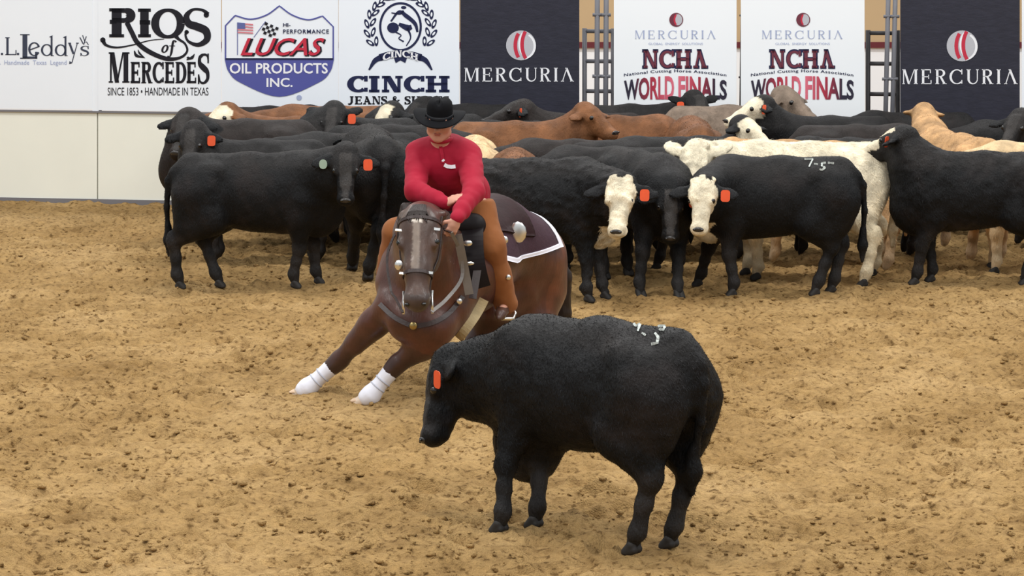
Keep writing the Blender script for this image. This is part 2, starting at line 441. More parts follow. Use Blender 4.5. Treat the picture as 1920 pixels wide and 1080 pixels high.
def glyph(ch, T, t, sl, sh, open_a=False):
    """serif letter strokes in a box of cap height 1; returns polygons, advance"""
    def V(x, w, y0=0, y1=1, b=True, tp=True):
        q = rect(x, y0, x + w, y1)
        if b: q += rect(x - sl, y0, x + w + sl, y0 + sh)
        if tp: q += rect(x - sl, y1 - sh, x + w + sl, y1)
        return q
    D = lambda x0, y0, x1, y1, w: [[(x0 - w / 2, y0), (x0 + w / 2, y0), (x1 + w / 2, y1), (x1 - w / 2, y1)]]
    a = sl
    if ch == 'I': return V(a, T), T + 2 * a
    if ch == 'L': return V(a, T) + rect(a, 0, a + T + .42, t) + rect(a + T + .42 - t, 0, a + T + .42, .28), a + T + .48
    if ch in 'EF':
        w = a + T + .42; q = V(a, T, b=(ch == 'F')) + rect(a, 1 - t, w, 1) + rect(w - t, .74, w, 1) + rect(a, .5 - t / 2, w - .12, .5 + t / 2) + rect(w - .12 - t * .8, .36, w - .12, .64)
        if ch == 'E': q += rect(a - sl, 0, w + .04, t) + rect(w + .04 - t, 0, w + .04, .27)
        return q, w + .06
    if ch == 'T': w = T + .56; return V(w / 2 - T / 2, T, tp=False) + rect(0, 1 - t, w, 1) + rect(0, .72, t, 1) + rect(w - t, .72, w, 1), w
    if ch == 'H': w = a + T + .34; return V(a, T) + V(w, T) + rect(a, .5 - t / 2, w + T, .5 + t / 2), w + T + a
    if ch == 'N': w = a + t + .5; return V(a, t, ) + V(w, t, b=False) + D(a + T / 2, 1, w + t - T / 2, 0, T), w + t + a
    if ch == 'M':
        x1 = a + t * .5; x2 = x1 + .34; x3 = x1 + .70
        return V(a, t) + D(x1 + T * .3, 1, x2, 0, T * .9) + D(x3 - t * .2, 1, x2, 0, t * .9) + V(x3, T), x3 + T + a
    if ch == 'R': 
        return V(a, T) + arc(a + T + .12, .75, .26 - T * .15, .25 - t / 2, -90, 90, t, T, 16) + rect(a, 1 - t, a + T + .12, 1) + rect(a, .5, a + T + .12, .5 + t) + D(a + T + .14, .5, a + T + .40, 0, T) + rect(a + T + .30 - T * .2, 0, a + T + .40 + T / 2 + sl, sh), a + T + .44 + T * .5
    if ch == 'P': return V(a, T) + arc(a + T + .12, .72, .26 - T * .15, .28 - t / 2, -90, 90, t, T, 16) + rect(a, 1 - t, a + T + .12, 1) + rect(a, .44, a + T + .12, .44 + t), a + T + .46
    if ch == 'D': return V(a, T) + arc(a + T + .08, .5, .40 - T * .1, .5 - t / 2, -90, 90, t, T, 20) + rect(a, 1 - t, a + T + .08, 1) + rect(a, 0, a + T + .08, t), a + T + .52
    if ch == 'C': r = .40; return arc(r + T * .3, .5, r, .5 - t / 2, 48, 312, t, T) + rect(r + T * .3 + r * .70, .66, r + T * .3 + r * .70 + t * 1.1, 1) + rect(r + T * .3 + r * .70, .04, r + T * .3 + r * .70 + t * 1.1, .28), 2 * r + T * .3
    if ch == 'O': r = .42; return arc(r + T / 2, .5, r, .5 - t / 2, 0, 360, t, T, 40), 2 * r + T
    if ch == 'U': r = .28; x = a + T / 2; return V(a, T, .32, 1, b=False) + V(x + 2 * r - t / 2, t, .32, 1, b=False) + strip([(x + r - r * math.cos(q), .34 - (.34 - t / 2) * math.sin(q)) for q in np.linspace(0, math.pi, 20)], np.interp(np.linspace(0, 1, 20), [0, .5, 1], [T, t * 1.2, t])), x + 2 * r + t / 2 + a
    if ch == 'S': 
        q = curve([(.56, .74), (.50, .92), (.30, 1 - t / 2), (.10, .86), (.10, .66), (.30, .53), (.50, .40), (.52, .18), (.32, t / 2), (.12, .08), (.04, .27)], [t, t, t, T * .8, T, T * 1.15, T, T * .8, t, t, t], 6)
        return q + rect(.55 - t / 2, .68, .55 + t / 2, 1) + rect(.03 - t / 2, 0, .03 + t / 2, .32), .62
    if ch == 'A':
        q = D(a + .02 + t / 2, 0, .40, 1, t) + D(.36, 1, .74, 0, T) + rect(0, 0, t + 2 * a + .04, sh) + rect(.74 - T / 2 - sl, 0, .74 + T / 2 + sl, sh)
        if not open_a: q += rect(.17, .28, .62, .28 + t)
        return q, .78 + T / 2
    if ch == 'J': return V(.22, T, .22, 1, b=False) + curve([(.22 + T / 2, .26), (.20, .05), (.06, -.02), (0, .12)], [T, T * .8, t, T * .9], 6), .26 + T + a
    if ch == 'W': return D(.06 + T * .3, 1, .26, 0, T) + D(.26, 0, .48, 1, t) + D(.48, 1, .68, 0, T) + D(.68, 0, .90, 1, t) + rect(0, 1 - sh, T + .12, 1) + rect(.38, 1 - sh, .58, 1) + rect(.80, 1 - sh, 1.0, 1), 1.0
    if ch == '&': return curve([(.78, 0), (.52, .30), (.20, .70), (.24, .94), (.40, .92), (.42, .74), (.10, .42), (.06, .14), (.26, .02), (.52, .12), (.70, .46)], [T, T, T, t, t, t, T, T, t, t, t], 6) + rect(.58, .44, .84, .44 + sh), .86
    if ch == 'e': return arc(.26, .30, .22, .30 - t / 2, 20, 330, t, T * .8, 22) + strip([(.05, .26), (.49, .42)], t), .52
    if ch == 'd': return arc(.24, .30, .22, .30 - t / 2, 0, 360, t, T * .8, 24) + rect(.42, 0, .42 + T * .7, 1) + [[(.34, .95), (.44, .93), (.44 + T * .7, 1.04), (.42, 1)]] + rect(.42, 0, .56, sh), .58
    if ch == 'y': return D(.06, .6, .30, .05, T) + D(.52, .6, .26, -.2, t) + curve([(.27, -.18), (.20, -.36), (.06, -.36)], [t, t, T * 1.1], 5) + rect(0, .6 - sh, .16, .6) + rect(.44, .6 - sh, .60, .6), .58
    if ch == 'o': return arc(.25, .30, .22, .30 - t / 2, 0, 360, t, T, 24), .50
    if ch == 'f': return curve([(.50, .88), (.40, 1.0), (.30, .86), (.20, .1), (.08, -.25), (-.06, -.2)], [T, t, T, T, t, T], 6) + rect(.06, .56, .44, .56 + sh), .5
    if ch == '.': return rect(0, 0, T, T), T + .05
    if ch == "'": return [[(0, 1), (T, 1), (T * .5, .75), (T * .3, .75)]], T + .04
    return [], .34
def fit(polys, box, keep=None, shear=0.0, warp=None):
    A = np.array([p for q in polys for p in q]); lo, hi = A.min(0), A.max(0)
    x0, y0, x1, y1 = box
    def f(p):
        u = (p[0] - lo[0]) / (hi[0] - lo[0]); v = (p[1] - lo[1]) / (hi[1] - lo[1])
        x = x0 + u * (x1 - x0) + shear * (v - .5) * (y1 - y0); y = y1 + v * (y0 - y1)
        return warp(x, y, u, v) if warp else (x, y)
    return [[f(p) for p in q] for q in polys]
def serif_text(txt, box, T=.17, t=.06, sl=.07, sh=.05, gap=.10, open_a=False, shear=0.0, warp=None):
    P, x = [], 0
    for ch in txt:
        g, w = glyph(ch, T, t, sl, sh, open_a)
        P += [[(p[0] + x, p[1]) for p in q] for q in g]; x += w + gap
    return fit(P, box, shear=shear, warp=warp)
def sans_text(txt, box, bold=0.0, shear=0.0, warp=None, space=1.0, split=False):
    cu = bpy.data.curves.new('t', 'FONT'); cu.body = txt; cu.offset = bold; cu.space_character = space; cu.resolution_u = 3
    o = bpy.data.objects.new('t', cu); COL.objects.link(o)
    me = bpy.data.meshes.new_from_object(o.evaluated_get(bpy.context.evaluated_depsgraph_get()))
    P = [[tuple(me.vertices[i].co[:2]) for i in p.vertices] for p in me.polygons]
    bpy.data.objects.remove(o); bpy.data.curves.remove(cu); bpy.data.meshes.remove(me)
    return fit(P, box, shear=shear, warp=warp)
def ellipse(cx, cy, rx, ry, rot=0, n=20):
    c, s_ = math.cos(math.radians(rot)), math.sin(math.radians(rot))
    return [[(cx + rx * math.cos(a) * c - ry * math.sin(a) * s_, cy + rx * math.cos(a) * s_ + ry * math.sin(a) * c) for a in np.linspace(0, 2 * math.pi, n, endpoint=False)]]
def ball_logo(root, org, cx, cy, r, small=False):
    printed('logo_ball', ellipse(cx, cy, r, r, n=40), M_SILV if not small else M_MAR, root, org, 0.005)
    if small:
        printed('logo_ball_light', ellipse(cx + r * .25, cy, r * .62, r * .8, n=24), M_SILV, root, org, 0.006)
        printed('logo_ball_stripe', arc(cx + r * .75, cy, r * 1.0, r * 1.1, 140, 220, r * .22, r * .25, 10), M_REDP, root, org, 0.007)
        return
    printed('logo_ball_light', arc(cx + r * .1, cy + r * .05, r * .82, r * .85, -60, 80, r * .1, r * .16, 16) + arc(cx + r * 1.12, cy - .1 * r, r * 1.2, r * 1.2, 145, 217, r * .16, r * .2, 14), M_WHP, root, org, 0.006)
    printed('logo_ball_stripe', arc(cx + r * 1.0, cy, r * 1.38, r * 1.5, 148, 212, r * .2, r * .24, 14) + arc(cx + r * 1.25, cy - r * .05, r * 1.18, r * 1.5, 142, 216, r * .2, r * .24, 14), M_REDP, root, org, 0.007)
def banner(name, label, x0, x1, zb, zt, mat):
    org = WZ(x0, zb, 0.0)
    root = empty(name, org)
    tag(root, label, 'banner')
    slab('panel', [WZ(x0, zb), WZ(x1, zb), WZ(x1, zt), WZ(x0, zt)], 0.012, mat, root, org)
    return root, org
ZT = 2.42
def zat(px, py): return WL(px, py)[2]
# --- boot maker
b1, o1 = banner('sponsor_banner', 'white banner lettered Leddy\'s at the far left end of the wall', -1100, 173, zat(100, 204), ZT, M_VINYL)
P = fit(glyph('L', .12, .05, .06, .04)[0], (10, 70, 31, 103)) + rect(32, 99, 36, 103) + rect(2, 99, 6, 103) + fit(glyph('L', .2, .09, .1, .04)[0], (38, 64, 70, 110))
P += fit(glyph('e', .12, .05, .06, .04)[0], (53, 79, 75, 105)) + fit(glyph('d', .12, .05, .06, .04)[0], (77, 66, 101, 105)) + fit(glyph('d', .12, .05, .06, .04)[0], (103, 67, 127, 105))
P += fit(glyph('y', .13, .05, .06, .04)[0], (128, 80, 148, 120)) + fit(glyph('S', .16, .06, .06, .04)[0], (151, 86, 167, 105))
P += strip([(150, 70), (156, 82)], 2) + strip([(155, 66), (160, 80)], 1.6) + strip([(162, 68), (157, 84)], 1.6) + strip([(166, 84), (162, 78)], 1.6)
P += fit(glyph('.', .12, .05, .06, .04)[0], (-60, 99, -56, 103)) + fit(glyph('M', .13, .05, .06, .04)[0], (-45, 66, -4, 103))
printed('lettering', P, M_LEDDY, b1, o1)
printed('tagline', sans_text('A  Handmade  Texas  Legend', (-6, 113, 125, 124)), M_PALEB, b1, o1)
# --- western lettering
b2, o2 = banner('sponsor_banner', 'white banner reading RIOS of MERCEDES in black western letters', 184, 414, zat(300, 208), ZT, M_VINYL)
K = dict(T=.36, t=.16, sl=.09, sh=.11)
P = fit(glyph('R', **K)[0][:-2], (205, 15, 254, 70)) + fit(glyph('I', **K)[0], (259, 16, 283, 70)) + arc(315, 44, 24, 25, 0, 360, 6, 15, 40)
P += curve([(390, 27), (380, 19), (362, 18), (350, 30), (354, 44), (370, 50), (386, 58), (388, 74), (372, 84), (354, 78), (348, 66), (352, 58)], [9, 5, 5, 11, 14, 15, 15, 12, 8, 5, 4, 7], 6) + ellipse(387, 28, 5, 5) + ellipse(350, 60, 4, 4)
P += rect(206, 37, 219, 45) + rect(262, 38, 282, 46)
P += curve([(238, 42), (247, 60), (258, 80), (280, 97), (312, 110), (338, 108), (351, 96), (347, 82), (336, 74), (330, 68)], [9, 9, 9, 9, 8, 5, 4, 4, 5, 8], 7)
P += curve([(193, 76), (200, 85), (220, 89), (250, 84), (280, 76), (308, 73)], [8, 5, 3.5, 2.5, 2, 1.2], 7) + ellipse(193, 75, 5, 5)
printed('lettering', P, M_INK, b2, o2)
P = fit(glyph('o', .2, .08, .05, .05)[0], (303, 84, 316, 99), shear=.3) + fit(glyph('f', .15, .07, .05, .06)[0], (313, 75, 332, 108))
printed('small_lettering', P, M_INK, b2, o2)
P = serif_text('M', (204, 98, 243, 155), T=.26, t=.10) + serif_text('ERCEDE', (245, 116, 368, 156), T=.26, t=.11, gap=.08) + serif_text('S', (371, 100, 393, 158), T=.2, t=.08)
P += curve([(252, 95), (256, 104), (270, 108)], [2, 6, 2]) + curve([(259, 93), (262, 100), (272, 109)], [1, 4, 1]) + curve([(365, 101), (360, 108), (350, 112)], [1, 6, 2]) + ellipse(353, 108, 3, 2)
printed('lettering', P, M_INK, b2, o2)
printed('tagline', sans_text('SINCE 1853 • HANDMADE IN TEXAS', (202, 164, 391, 179)), M_INK, b2, o2)
# --- oil company shield
b3, o3 = banner('sponsor_banner', 'white banner with red and blue shield reading LUCAS OIL PRODUCTS INC.', 416, 634, zat(520, 210), ZT, M_VINYL)
top = catmull([(441, 29), (470, 36), (500, 28), (524, 11)], 6) + catmull([(524, 11), (548, 28), (578, 37), (605, 30)], 6)[1:]
bot = catmull([(625, 112), (618, 134), (596, 154), (524, 180), (452, 154), (430, 134), (423, 112)], 6)
outl = [tuple(p) for p in top] + [(625, 50), (625, 112)]
cl_ = [tuple(p) for p in top] + [(625, 50)] + [tuple(p) for p in bot] + [(423, 48), tuple(top[0])]
printed('shield_border', strip(cl_, 2.6), M_BLUE, b3, o3, 0.006)
printed('shield_base', [[tuple(p) for p in bot]], M_BLUE, b3, o3, 0.005)
printed('shield_rule', rect(423, 109, 625, 112.5), M_NAVY, b3, o3, 0.007)
P = []
xx = [450, 478, 508, 537, 573]; ww = [28, 32, 31, 33, 34]
L5 = sans_text('LUCAS', (458, 71, 604, 104), bold=.012, shear=.42)
printed('lettering_shadow', sans_text('LUCAS', (461, 72, 607, 106), bold=.03, shear=.42), M_INK, b3, o3, 0.006)
printed('lettering', L5, M_REDP, b3, o3, 0.008, 'red slanted lettering')
printed('lettering', sans_text('OIL PRODUCTS', (431, 118, 615, 138), bold=.02), M_WHP, b3, o3, 0.008)
printed('lettering', sans_text('INC.', (500, 146, 549, 163), bold=.02), M_WHP, b3, o3, 0.008)
printed('small_lettering', sans_text('HI-', (531, 43, 545, 50), bold=.02) + sans_text('PERFORMANCE', (531, 55, 617, 63), bold=.02, space=1.2), M_NAVY, b3, o3, 0.008)
printed('flag_pole', strip([(445.5, 42), (445.5, 103)], 1.4) + strip([(498, 40), (476, 70)], 1.2), M_FBLUE, b3, o3, 0.006)
printed('flag_canton', [[(446, 42), (460, 43), (460, 54), (446, 54)]], M_FBLUE, b3, o3, 0.008)
P = []
for k in range(4): P += [[(446 if k > 1 else 460, 43.5 + k * 5.2), (475, 45 + k * 5.2), (475, 47.6 + k * 5.2), (446 if k > 1 else 460, 46 + k * 5.2)]]
printed('flag_stripes', P, M_PINK, b3, o3, 0.009)
P = []
for i in range(5):
    for j in range(4):
        if (i + j) % 2 == 0:
            x, y = 498 + i * 5 - j * 2.4, 41 + j * 5 + i * 2.2; P += [[(x, y), (x + 5, y + 2), (x + 3, y + 7), (x - 2.4, y + 5)]]
printed('checkered_flag', P, M_INK, b3, o3, 0.008)
printed('spot', ellipse(561, 183, 5, 5), M_PALEB, b3, o3, 0.005)
# --- jeans maker
b4, o4 = banner('sponsor_banner', 'white banner with a laurel wreath above CINCH JEANS & SHIRTS', 635, 861, zat(750, 213), ZT, M_VINYL)
P = strip([(751 + 38 * math.cos(a), 50 + 44 * math.sin(a)) for a in np.linspace(0, 2 * math.pi, 50)], 4.2)
printed('logo_ring', P, M_NAVY, b4, o4)
P = []
for sx in (-1, 1):
    for k in range(9):
        a = math.radians(62 + k * 17.5); cx, cy = 751 + sx * 58 * math.sin(a) , 52 + 60 * math.cos(a)
        tdir = math.degrees(math.atan2(-math.sin(a) * 60, sx * 58 * math.cos(a)))
        P += ellipse(cx + sx * 5.5, cy, 9.5, 4, tdir + sx * 28, 14) + ellipse(cx - sx * 6, cy - 3, 9.5, 4, tdir - sx * 28, 14)
printed('logo_wreath', P, M_NAVY, b4, o4)
Pi = []
for q in P:
    c = np.mean(q, 0); Pi.append([tuple(c + (np.array(p) - c) * .45) for p in q])
printed('logo_wreath_leaf_centre', Pi, M_VINYL, b4, o4, 0.006)
P = ellipse(737, 52, 11, 10) + curve([(733, 40), (748, 22), (762, 30), (778, 44), (783, 60)], [3, 5, 8, 7, 4]) + ellipse(757, 14, 5, 3) + curve([(748, 45), (764, 52), (772, 50)], [6, 12, 8]) + curve([(764, 52), (770, 70), (762, 86)], [5, 2.5, 2]) + curve([(742, 60), (752, 66), (748, 72), (757, 78)], [3, 2, 2, 3]) + curve([(757, 20), (750, 26), (734, 24)], [4, 3, 2])
printed('logo_rider', P, M_NAVY, b4, o4)
P = curve([(712, 108), (730, 103), (751, 101), (772, 103), (790, 108)], 13) + curve([(716, 107), (703, 114), (692, 131)], [11, 9, 3]) + curve([(786, 107), (799, 114), (810, 131)], [11, 9, 3]) + [[(738, 106), (764, 106), (760, 118), (751, 113), (742, 118)]]
printed('logo_ribbon', P, M_NAVY, b4, o4, 0.005)
printed('small_lettering', serif_text('CINCH', (718, 96, 784, 109), T=.26, t=.14, sh=.14, warp=lambda x, y, u, v: (x, y + 8 * (2 * u - 1) ** 2 - 2)), M_WHP, b4, o4, 0.008)
printed('lettering', serif_text('CINCH', (651, 142, 843, 173), T=.32, t=.16, sl=.1, sh=.16, gap=.12), M_NAVY, b4, o4)
printed('lettering', serif_text('JEANS & SHIRTS', (652, 180, 842, 197), T=.24, t=.12, sl=.08, sh=.13, gap=.1), M_INK, b4, o4)
# --- dark banners
def dark_banner(label, x0, x1, cx, cy, r, tb, pyb):
    b, o = banner('sponsor_banner', label, x0, x1, zat((x0 + x1) / 2, pyb), ZT, M_VDARK)
    ball_logo(b, o, cx, cy, r)
    printed('lettering', serif_text('MERCURIA', tb, T=.15, t=.06, sl=.05, sh=.05, gap=.22, open_a=True), M_WHP, b, o)
dark_banner('black banner lettered MERCURIA between the white CINCH banner and the gate gap', 863, 1086, 977, 85, 28, (871, 127, 1076, 153), 232)
dark_banner('black banner lettered MERCURIA at the right end of the fence', 1688, 1912, 1804, 86, 29, (1692, 130, 1908, 158), 240)
# --- association banners
M_GRAD = bpy.data.materials.new('print_black_to_red'); M_GRAD.use_nodes = True
_nt = M_GRAD.node_tree; _tc = _nt.nodes.new('ShaderNodeTexCoord'); _sp = _nt.nodes.new('ShaderNodeSeparateXYZ'); _rp = _nt.nodes.new('ShaderNodeValToRGB')
_nt.links.new(_tc.outputs['Generated'], _sp.inputs[0]); _nt.links.new(_sp.outputs['X'], _rp.inputs[0]); _nt.links.new(_rp.outputs[0], _nt.nodes['Principled BSDF'].inputs['Base Color'])
_e = _rp.color_ramp.elements; _e[0].position = .12; _e[0].color = (*lin(36, 30, 52), 1); _e[1].position = .88; _e[1].color = (*lin(36, 30, 52), 1)
for p_, c_ in ((.36, lin(176, 40, 66)), (.5, lin(222, 96, 120)), (.62, lin(176, 40, 66))): _x = _e.new(p_); _x.color = (*c_, 1)
def finals_banner(label, x0, x1, dx, pyb):
    b, o = banner('event_banner', label, x0, x1, zat((x0 + x1) / 2, pyb), ZT, M_VINYLW)
    ball_logo(b, o, 1268 + dx, 37, 13, small=True)
    printed('small_lettering', serif_text('MERCURIA', (1191 + dx, 57, 1342 + dx, 73), T=.12, t=.05, sl=.04, sh=.05, gap=.32, open_a=True), M_PALEB, b, o)
    printed('tagline', sans_text('GLOBAL  ENERGY  SOLUTIONS', (1216 + dx, 80, 1318 + dx, 84)), M_PALEB, b, o)
    up = lambda amp: (lambda x, y, u, v: (x, y + amp * (2 * u - 1) ** 2 * v))
    printed('lettering_edge', serif_text('NCHA', (1204 + dx, 92, 1328 + dx, 129), T=.30, t=.20, sl=.08, sh=.17, gap=.10, open_a=True), M_NAVY, b, o, 0.004)
    printed('lettering', serif_text('NCHA', (1207 + dx, 95, 1326 + dx, 127), T=.22, t=.13, sl=.07, sh=.11, gap=.19, open_a=True), M_MAR, b, o, 0.007)
    printed('small_lettering', sans_text('National Cutting Horse Association', (1170 + dx, 130, 1362 + dx, 137), bold=.015, space=1.1, warp=lambda x, y, u, v: (x, y + 8 * (2 * u - 1) ** 2)), M_NAVY, b, o)
    w_ = lambda x, y, u, v: (x, y + 9 * (2 * u - 1) ** 2 * v)
    printed('lettering', sans_text('WORLD', (1170 + dx, 142, 1264 + dx, 187), bold=.032, warp=lambda x, y, u, v: (x, y + 9 * (1 - u) ** 2 * v)), M_GRADL, b, o)
    printed('lettering', sans_text('FINALS', (1272 + dx, 142, 1363 + dx, 187), bold=.032, warp=lambda x, y, u, v: (x, y + 9 * u ** 2 * v)), M_GRADR, b, o)
def grad(name, a, c):
    m = M_GRAD.copy(); m.name = name; e = [n for n in m.node_tree.nodes if n.type == 'VALTORGB'][0].color_ramp.elements
    while len(e) > 2: e.remove(e[1])
    e[0].position, e[0].color = a[0], (*a[1], 1); e[1].position, e[1].color = c[0], (*c[1], 1)
    x = e.new((a[0] + c[0]) / 2); x.color = (*lin(176, 44, 66), 1); return m
M_GRADL = grad('print_black_to_rose', (.2, lin(36, 30, 52)), (1.0, lin(224, 110, 130)))
M_GRADR = grad('print_rose_to_black', (0.0, lin(224, 110, 130)), (.75, lin(36, 30, 52)))
finals_banner('white banner reading NCHA WORLD FINALS next to the first gate gap', 1151, 1381, 0, 217)
finals_banner('white banner reading NCHA WORLD FINALS beside the far right gate gap', 1389, 1621, 238, 219)
b7, o7 = banner('sponsor_banner', 'edge of a pale banner just right of the right black banner', 1916, 2160, zat(1930, 222), ZT, M_VINYL)
# --- boards under the left banners
zb_ = zat(300, 211)
for k, (a, c) in enumerate(((-1100, 180.6), (182.8, 870))):
    o = slab('wall_board', [WZ(a, -0.05, -.02), WZ(c, -0.05, -.02), WZ(c, zb_ - .01, -.02), WZ(a, zb_ - .01, -.02)], 0.04, M_BOARD)
    o.name = 'wall_left' if k == 0 else 'wall_back'; tag(o, kind='structure')
o = slab('trim_1', [WZ(-1100, zb_ - .012, .005), WZ(870, zb_ - .012, .005), WZ(870, zb_ + .008, .005), WZ(-1100, zb_ + .008, .005)], 0.05, M_SEAM); tag(o, kind='structure')
o = slab('trim_2', [WZ(178, -.02, -.06), WZ(186, -.02, -.06), WZ(186, ZT, -.06), WZ(178, ZT, -.06)], 0.03, mat_new('dark_post', lin(70, 68, 72))); tag(o, kind='structure')
o = slab('trim_3', [WZ(173, zb_, -.005), WZ(184, zb_, -.005), WZ(184, ZT, -.005), WZ(173, ZT, -.005)], 0.03, M_VINYL); tag(o, kind='structure')
o = slab('trim_4', [WZ(-1100, -.05, .0), WZ(870, -.05, .0), WZ(870, .035, .0), WZ(-1100, .035, .0)], 0.03, M_SEAM); tag(o, kind='structure')
# --- pipe gates on the right half
def pipe_gate(label, xa, xb, mat, rails=(0.30, 0.62, 0.95, 1.28, 1.60, 1.92), back=0.10, verts=()):
    org = WZ(xa, 0, -back); root = empty('pipe_gate', org); tag(root, label, 'gate')
    for z in rails: tube('rail', [WZ(xa, z, -back) - org, WZ(xb, z, -back) - org], 0.022, mat, root, 8)
    for x in (xa, xb) + tuple(verts): tube('upright', [WZ(x, -.02, -back) - org, WZ(x, 2.5 if x in verts else 1.95, -back) - org], 0.026, mat, root, 8)
pipe_gate('grey pipe gate seen in the gap left of the first white event banner', 1092, 1146, M_STEEL, back=.18, verts=())
pipe_gate('dark pipe gate seen in the gap right of the second white event banner', 1627, 1683, M_STEELD, back=.18, verts=())
pipe_gate('pipe fence panel standing behind the black banner next to the CINCH banner', 880, 1074, M_STEELD)
pipe_gate('pipe fence panel standing behind the left event banner', 1166, 1368, M_STEELD)
pipe_gate('pipe fence panel standing behind the right event banner', 1402, 1608, M_STEELD)
pipe_gate('pipe fence panel standing behind the black banner at the right end', 1704, 1900, M_STEELD)
def post(label, px, w=0.05, mat=M_STEEL, zt=3.0, back=0.02):
    org = WZ(px, 0, -back); root = empty('gate_post', org); tag(root, label, 'post')
    tube('post_pipe', [(0, 0, -.05), (0, 0, zt)], w / 2, mat, root, 12)
    for z in (0.55, 1.45, 2.1): tube('hinge', [(-w * .9, -.01, z), (w * .9, -.01, z)], w * .33, mat, root, 8)
post('left one of the two grey gate posts beside the first white event banner', 1117.5, 0.055)
post('right one of the two grey gate posts beside the first white event banner', 1134, 0.055)
post('left one of the two grey gate posts beside the right black banner', 1656, 0.05)
post('right one of the two grey gate posts beside the right black banner', 1669, 0.05)
post('thin dark post in the slit between the two white event banners', 1385, 0.03, M_STEELD, back=.08)
# --- building wall behind the gates
M_BEIGE = mat_new('building_siding_beige', lin(196, 168, 130), rough=0.7, noise=0.05, nscale=1.0)
M_WLOW = mat_new('building_wall_white', lin(246, 247, 250), rough=0.7)
M_MAROON = mat_new('trim_maroon', lin(104, 42, 48), rough=0.6)
YB = 37.0
def wallbox(name, x0, x1, y0, y1, z0, z1, mat):
    V = [(x, y, z) for x in (x0, x1) for y in (y0, y1) for z in (z0, z1)]
    Fc = [(0, 1, 3, 2), (4, 6, 7, 5), (0, 4, 5, 1), (2, 3, 7, 6), (0, 2, 6, 4), (1, 5, 7, 3)]
    o = mesh_obj(name, V, Fc, mat, smooth=False); tag(o, kind='structure'); return o
zz_ = PW(1100, 81, YB)[2]
wallbox('wall_far', -26, 26, YB, YB + .3, zz_, 7.5, M_BEIGE)
wallbox('wall_far_base', -26, 26, YB, YB + .3, -.1, zz_ - .03, M_WLOW)
wallbox('trim_5', -26, 26, YB - .05, YB + .3, zz_ - .07, zz_ + .02, M_MAROON)
# ------------------------------------------------------------------ cattle
BLK = np.array([0.0062, 0.0062, 0.0068]); BRB = np.array([0.017, 0.012, 0.0105])
RED = np.array(lin(118, 78, 50)); TAN = np.array(lin(184, 144, 100)); CRM = np.array(lin(214, 184, 142))
WHT = np.array(lin(218, 206, 180)); GRY = np.array(lin(128, 112, 98)); DGRY = np.array(lin(84, 80, 78))
BODYC = dict(black=BLK, blackface=BLK, mottled=BLK, dark=BRB, red=RED, redface=RED, tan=TAN, cream=CRM, white=WHT, grey=GRY)
def coat_colours(P, ids, coat, hf, seed, hz):
    """P unit-body coordinates, ids nearest part, hf head-frame coordinates"""
    n = fnoise(P, 0.05, seed) * 0.5 + fnoise(P, 0.17, seed + 1)
    base = BODYC[coat]
    C = np.tile(base, (len(P), 1))
    mix = lambda m, c: C * (1 - m[:, None]) + c * m[:, None]
    head = (ids == 2) | (ids == 3)
    a, b, c = hf.T
    if coat in ('black', 'dark', 'blackface', 'mottled'):
        C = mix(np.clip(0.35 * n, 0, 0.5), BRB * 1.3)
        C = mix(np.clip((0.45 - P[:, 2]) * 1.5 + 0.2 * n, 0, 0.35), DGRY * 0.6)          # dust on the legs
        C = mix(np.clip((P[:, 2] - 0.98) * 3, 0, 0.22) , DGRY * 0.7)                     # greyer towards the top of the back
    if coat in ('red', 'tan', 'redface', 'cream'):
        C = C * (1 + 0.16 * n[:, None])
        C = mix(np.clip((0.35 - P[:, 2]) * 1.6, 0, 0.6), WHT * 0.9)
    if coat == 'white':
        C = C * (1 + 0.07 * n[:, None]); C = mix(np.clip((0.75 - P[:, 2]) * 0.9 + 0.1 * n, 0, 0.35), np.array(lin(196, 170, 124)))
    if coat in ('blackface', 'redface'):
        C[(ids == 2) & (a + 0.02 * n > -0.06)] = WHT * 1.05
        m = (ids == 4) & (P[:, 2] < 0.62) & (P[:, 0] > 0.42); C[m] = WHT * 0.9
        if coat == 'redface': C[(ids == 1) & (P[:, 2] < 0.93)] = WHT
    if coat == 'mottled':
        m = (ids == 2) & (c > 0.02 + 0.03 * n) & (np.abs(b) < 0.075); C[m] = WHT * 0.95
    if coat in ('black', 'blackface', 'dark', 'mottled'):
        C[ids == 3] = BLK * 1.2
    if coat in ('black', 'dark'):
        m = (ids == 2) & (c > 0.05) & (np.abs(b) < 0.05); C[m] = DGRY * 0.45
    if coat in ('white', 'cream', 'redface') : 
        m = ids == 3; C[m] = (WHT if coat != 'redface' else RED)
    return np.clip(C, 0, 1)
_hoof_cache = {}
def hoof_mesh():
    if 'm' not in _hoof_cache:
        b = Blob()
        for sy in (-1, 1):
            b.rc((-0.005, sy * 0.019, 0.055), (0.03, sy * 0.021, 0.012), 0.026, 0.026, 0.006)
            b.rc((-0.02, sy * 0.018, 0.03), (0.02, sy * 0.02, 0.012), 0.022, 0.022, 0.006)
        V, Q = b.mesh(0.007, clip=lambda X, Y, Z: -Z + 0 * X + 0 * Y)
        o = mesh_obj('hoof', V, Q, M_HOOF)
        _hoof_cache['m'] = o.data; bpy.data.objects.remove(o)
    return _hoof_cache['m']
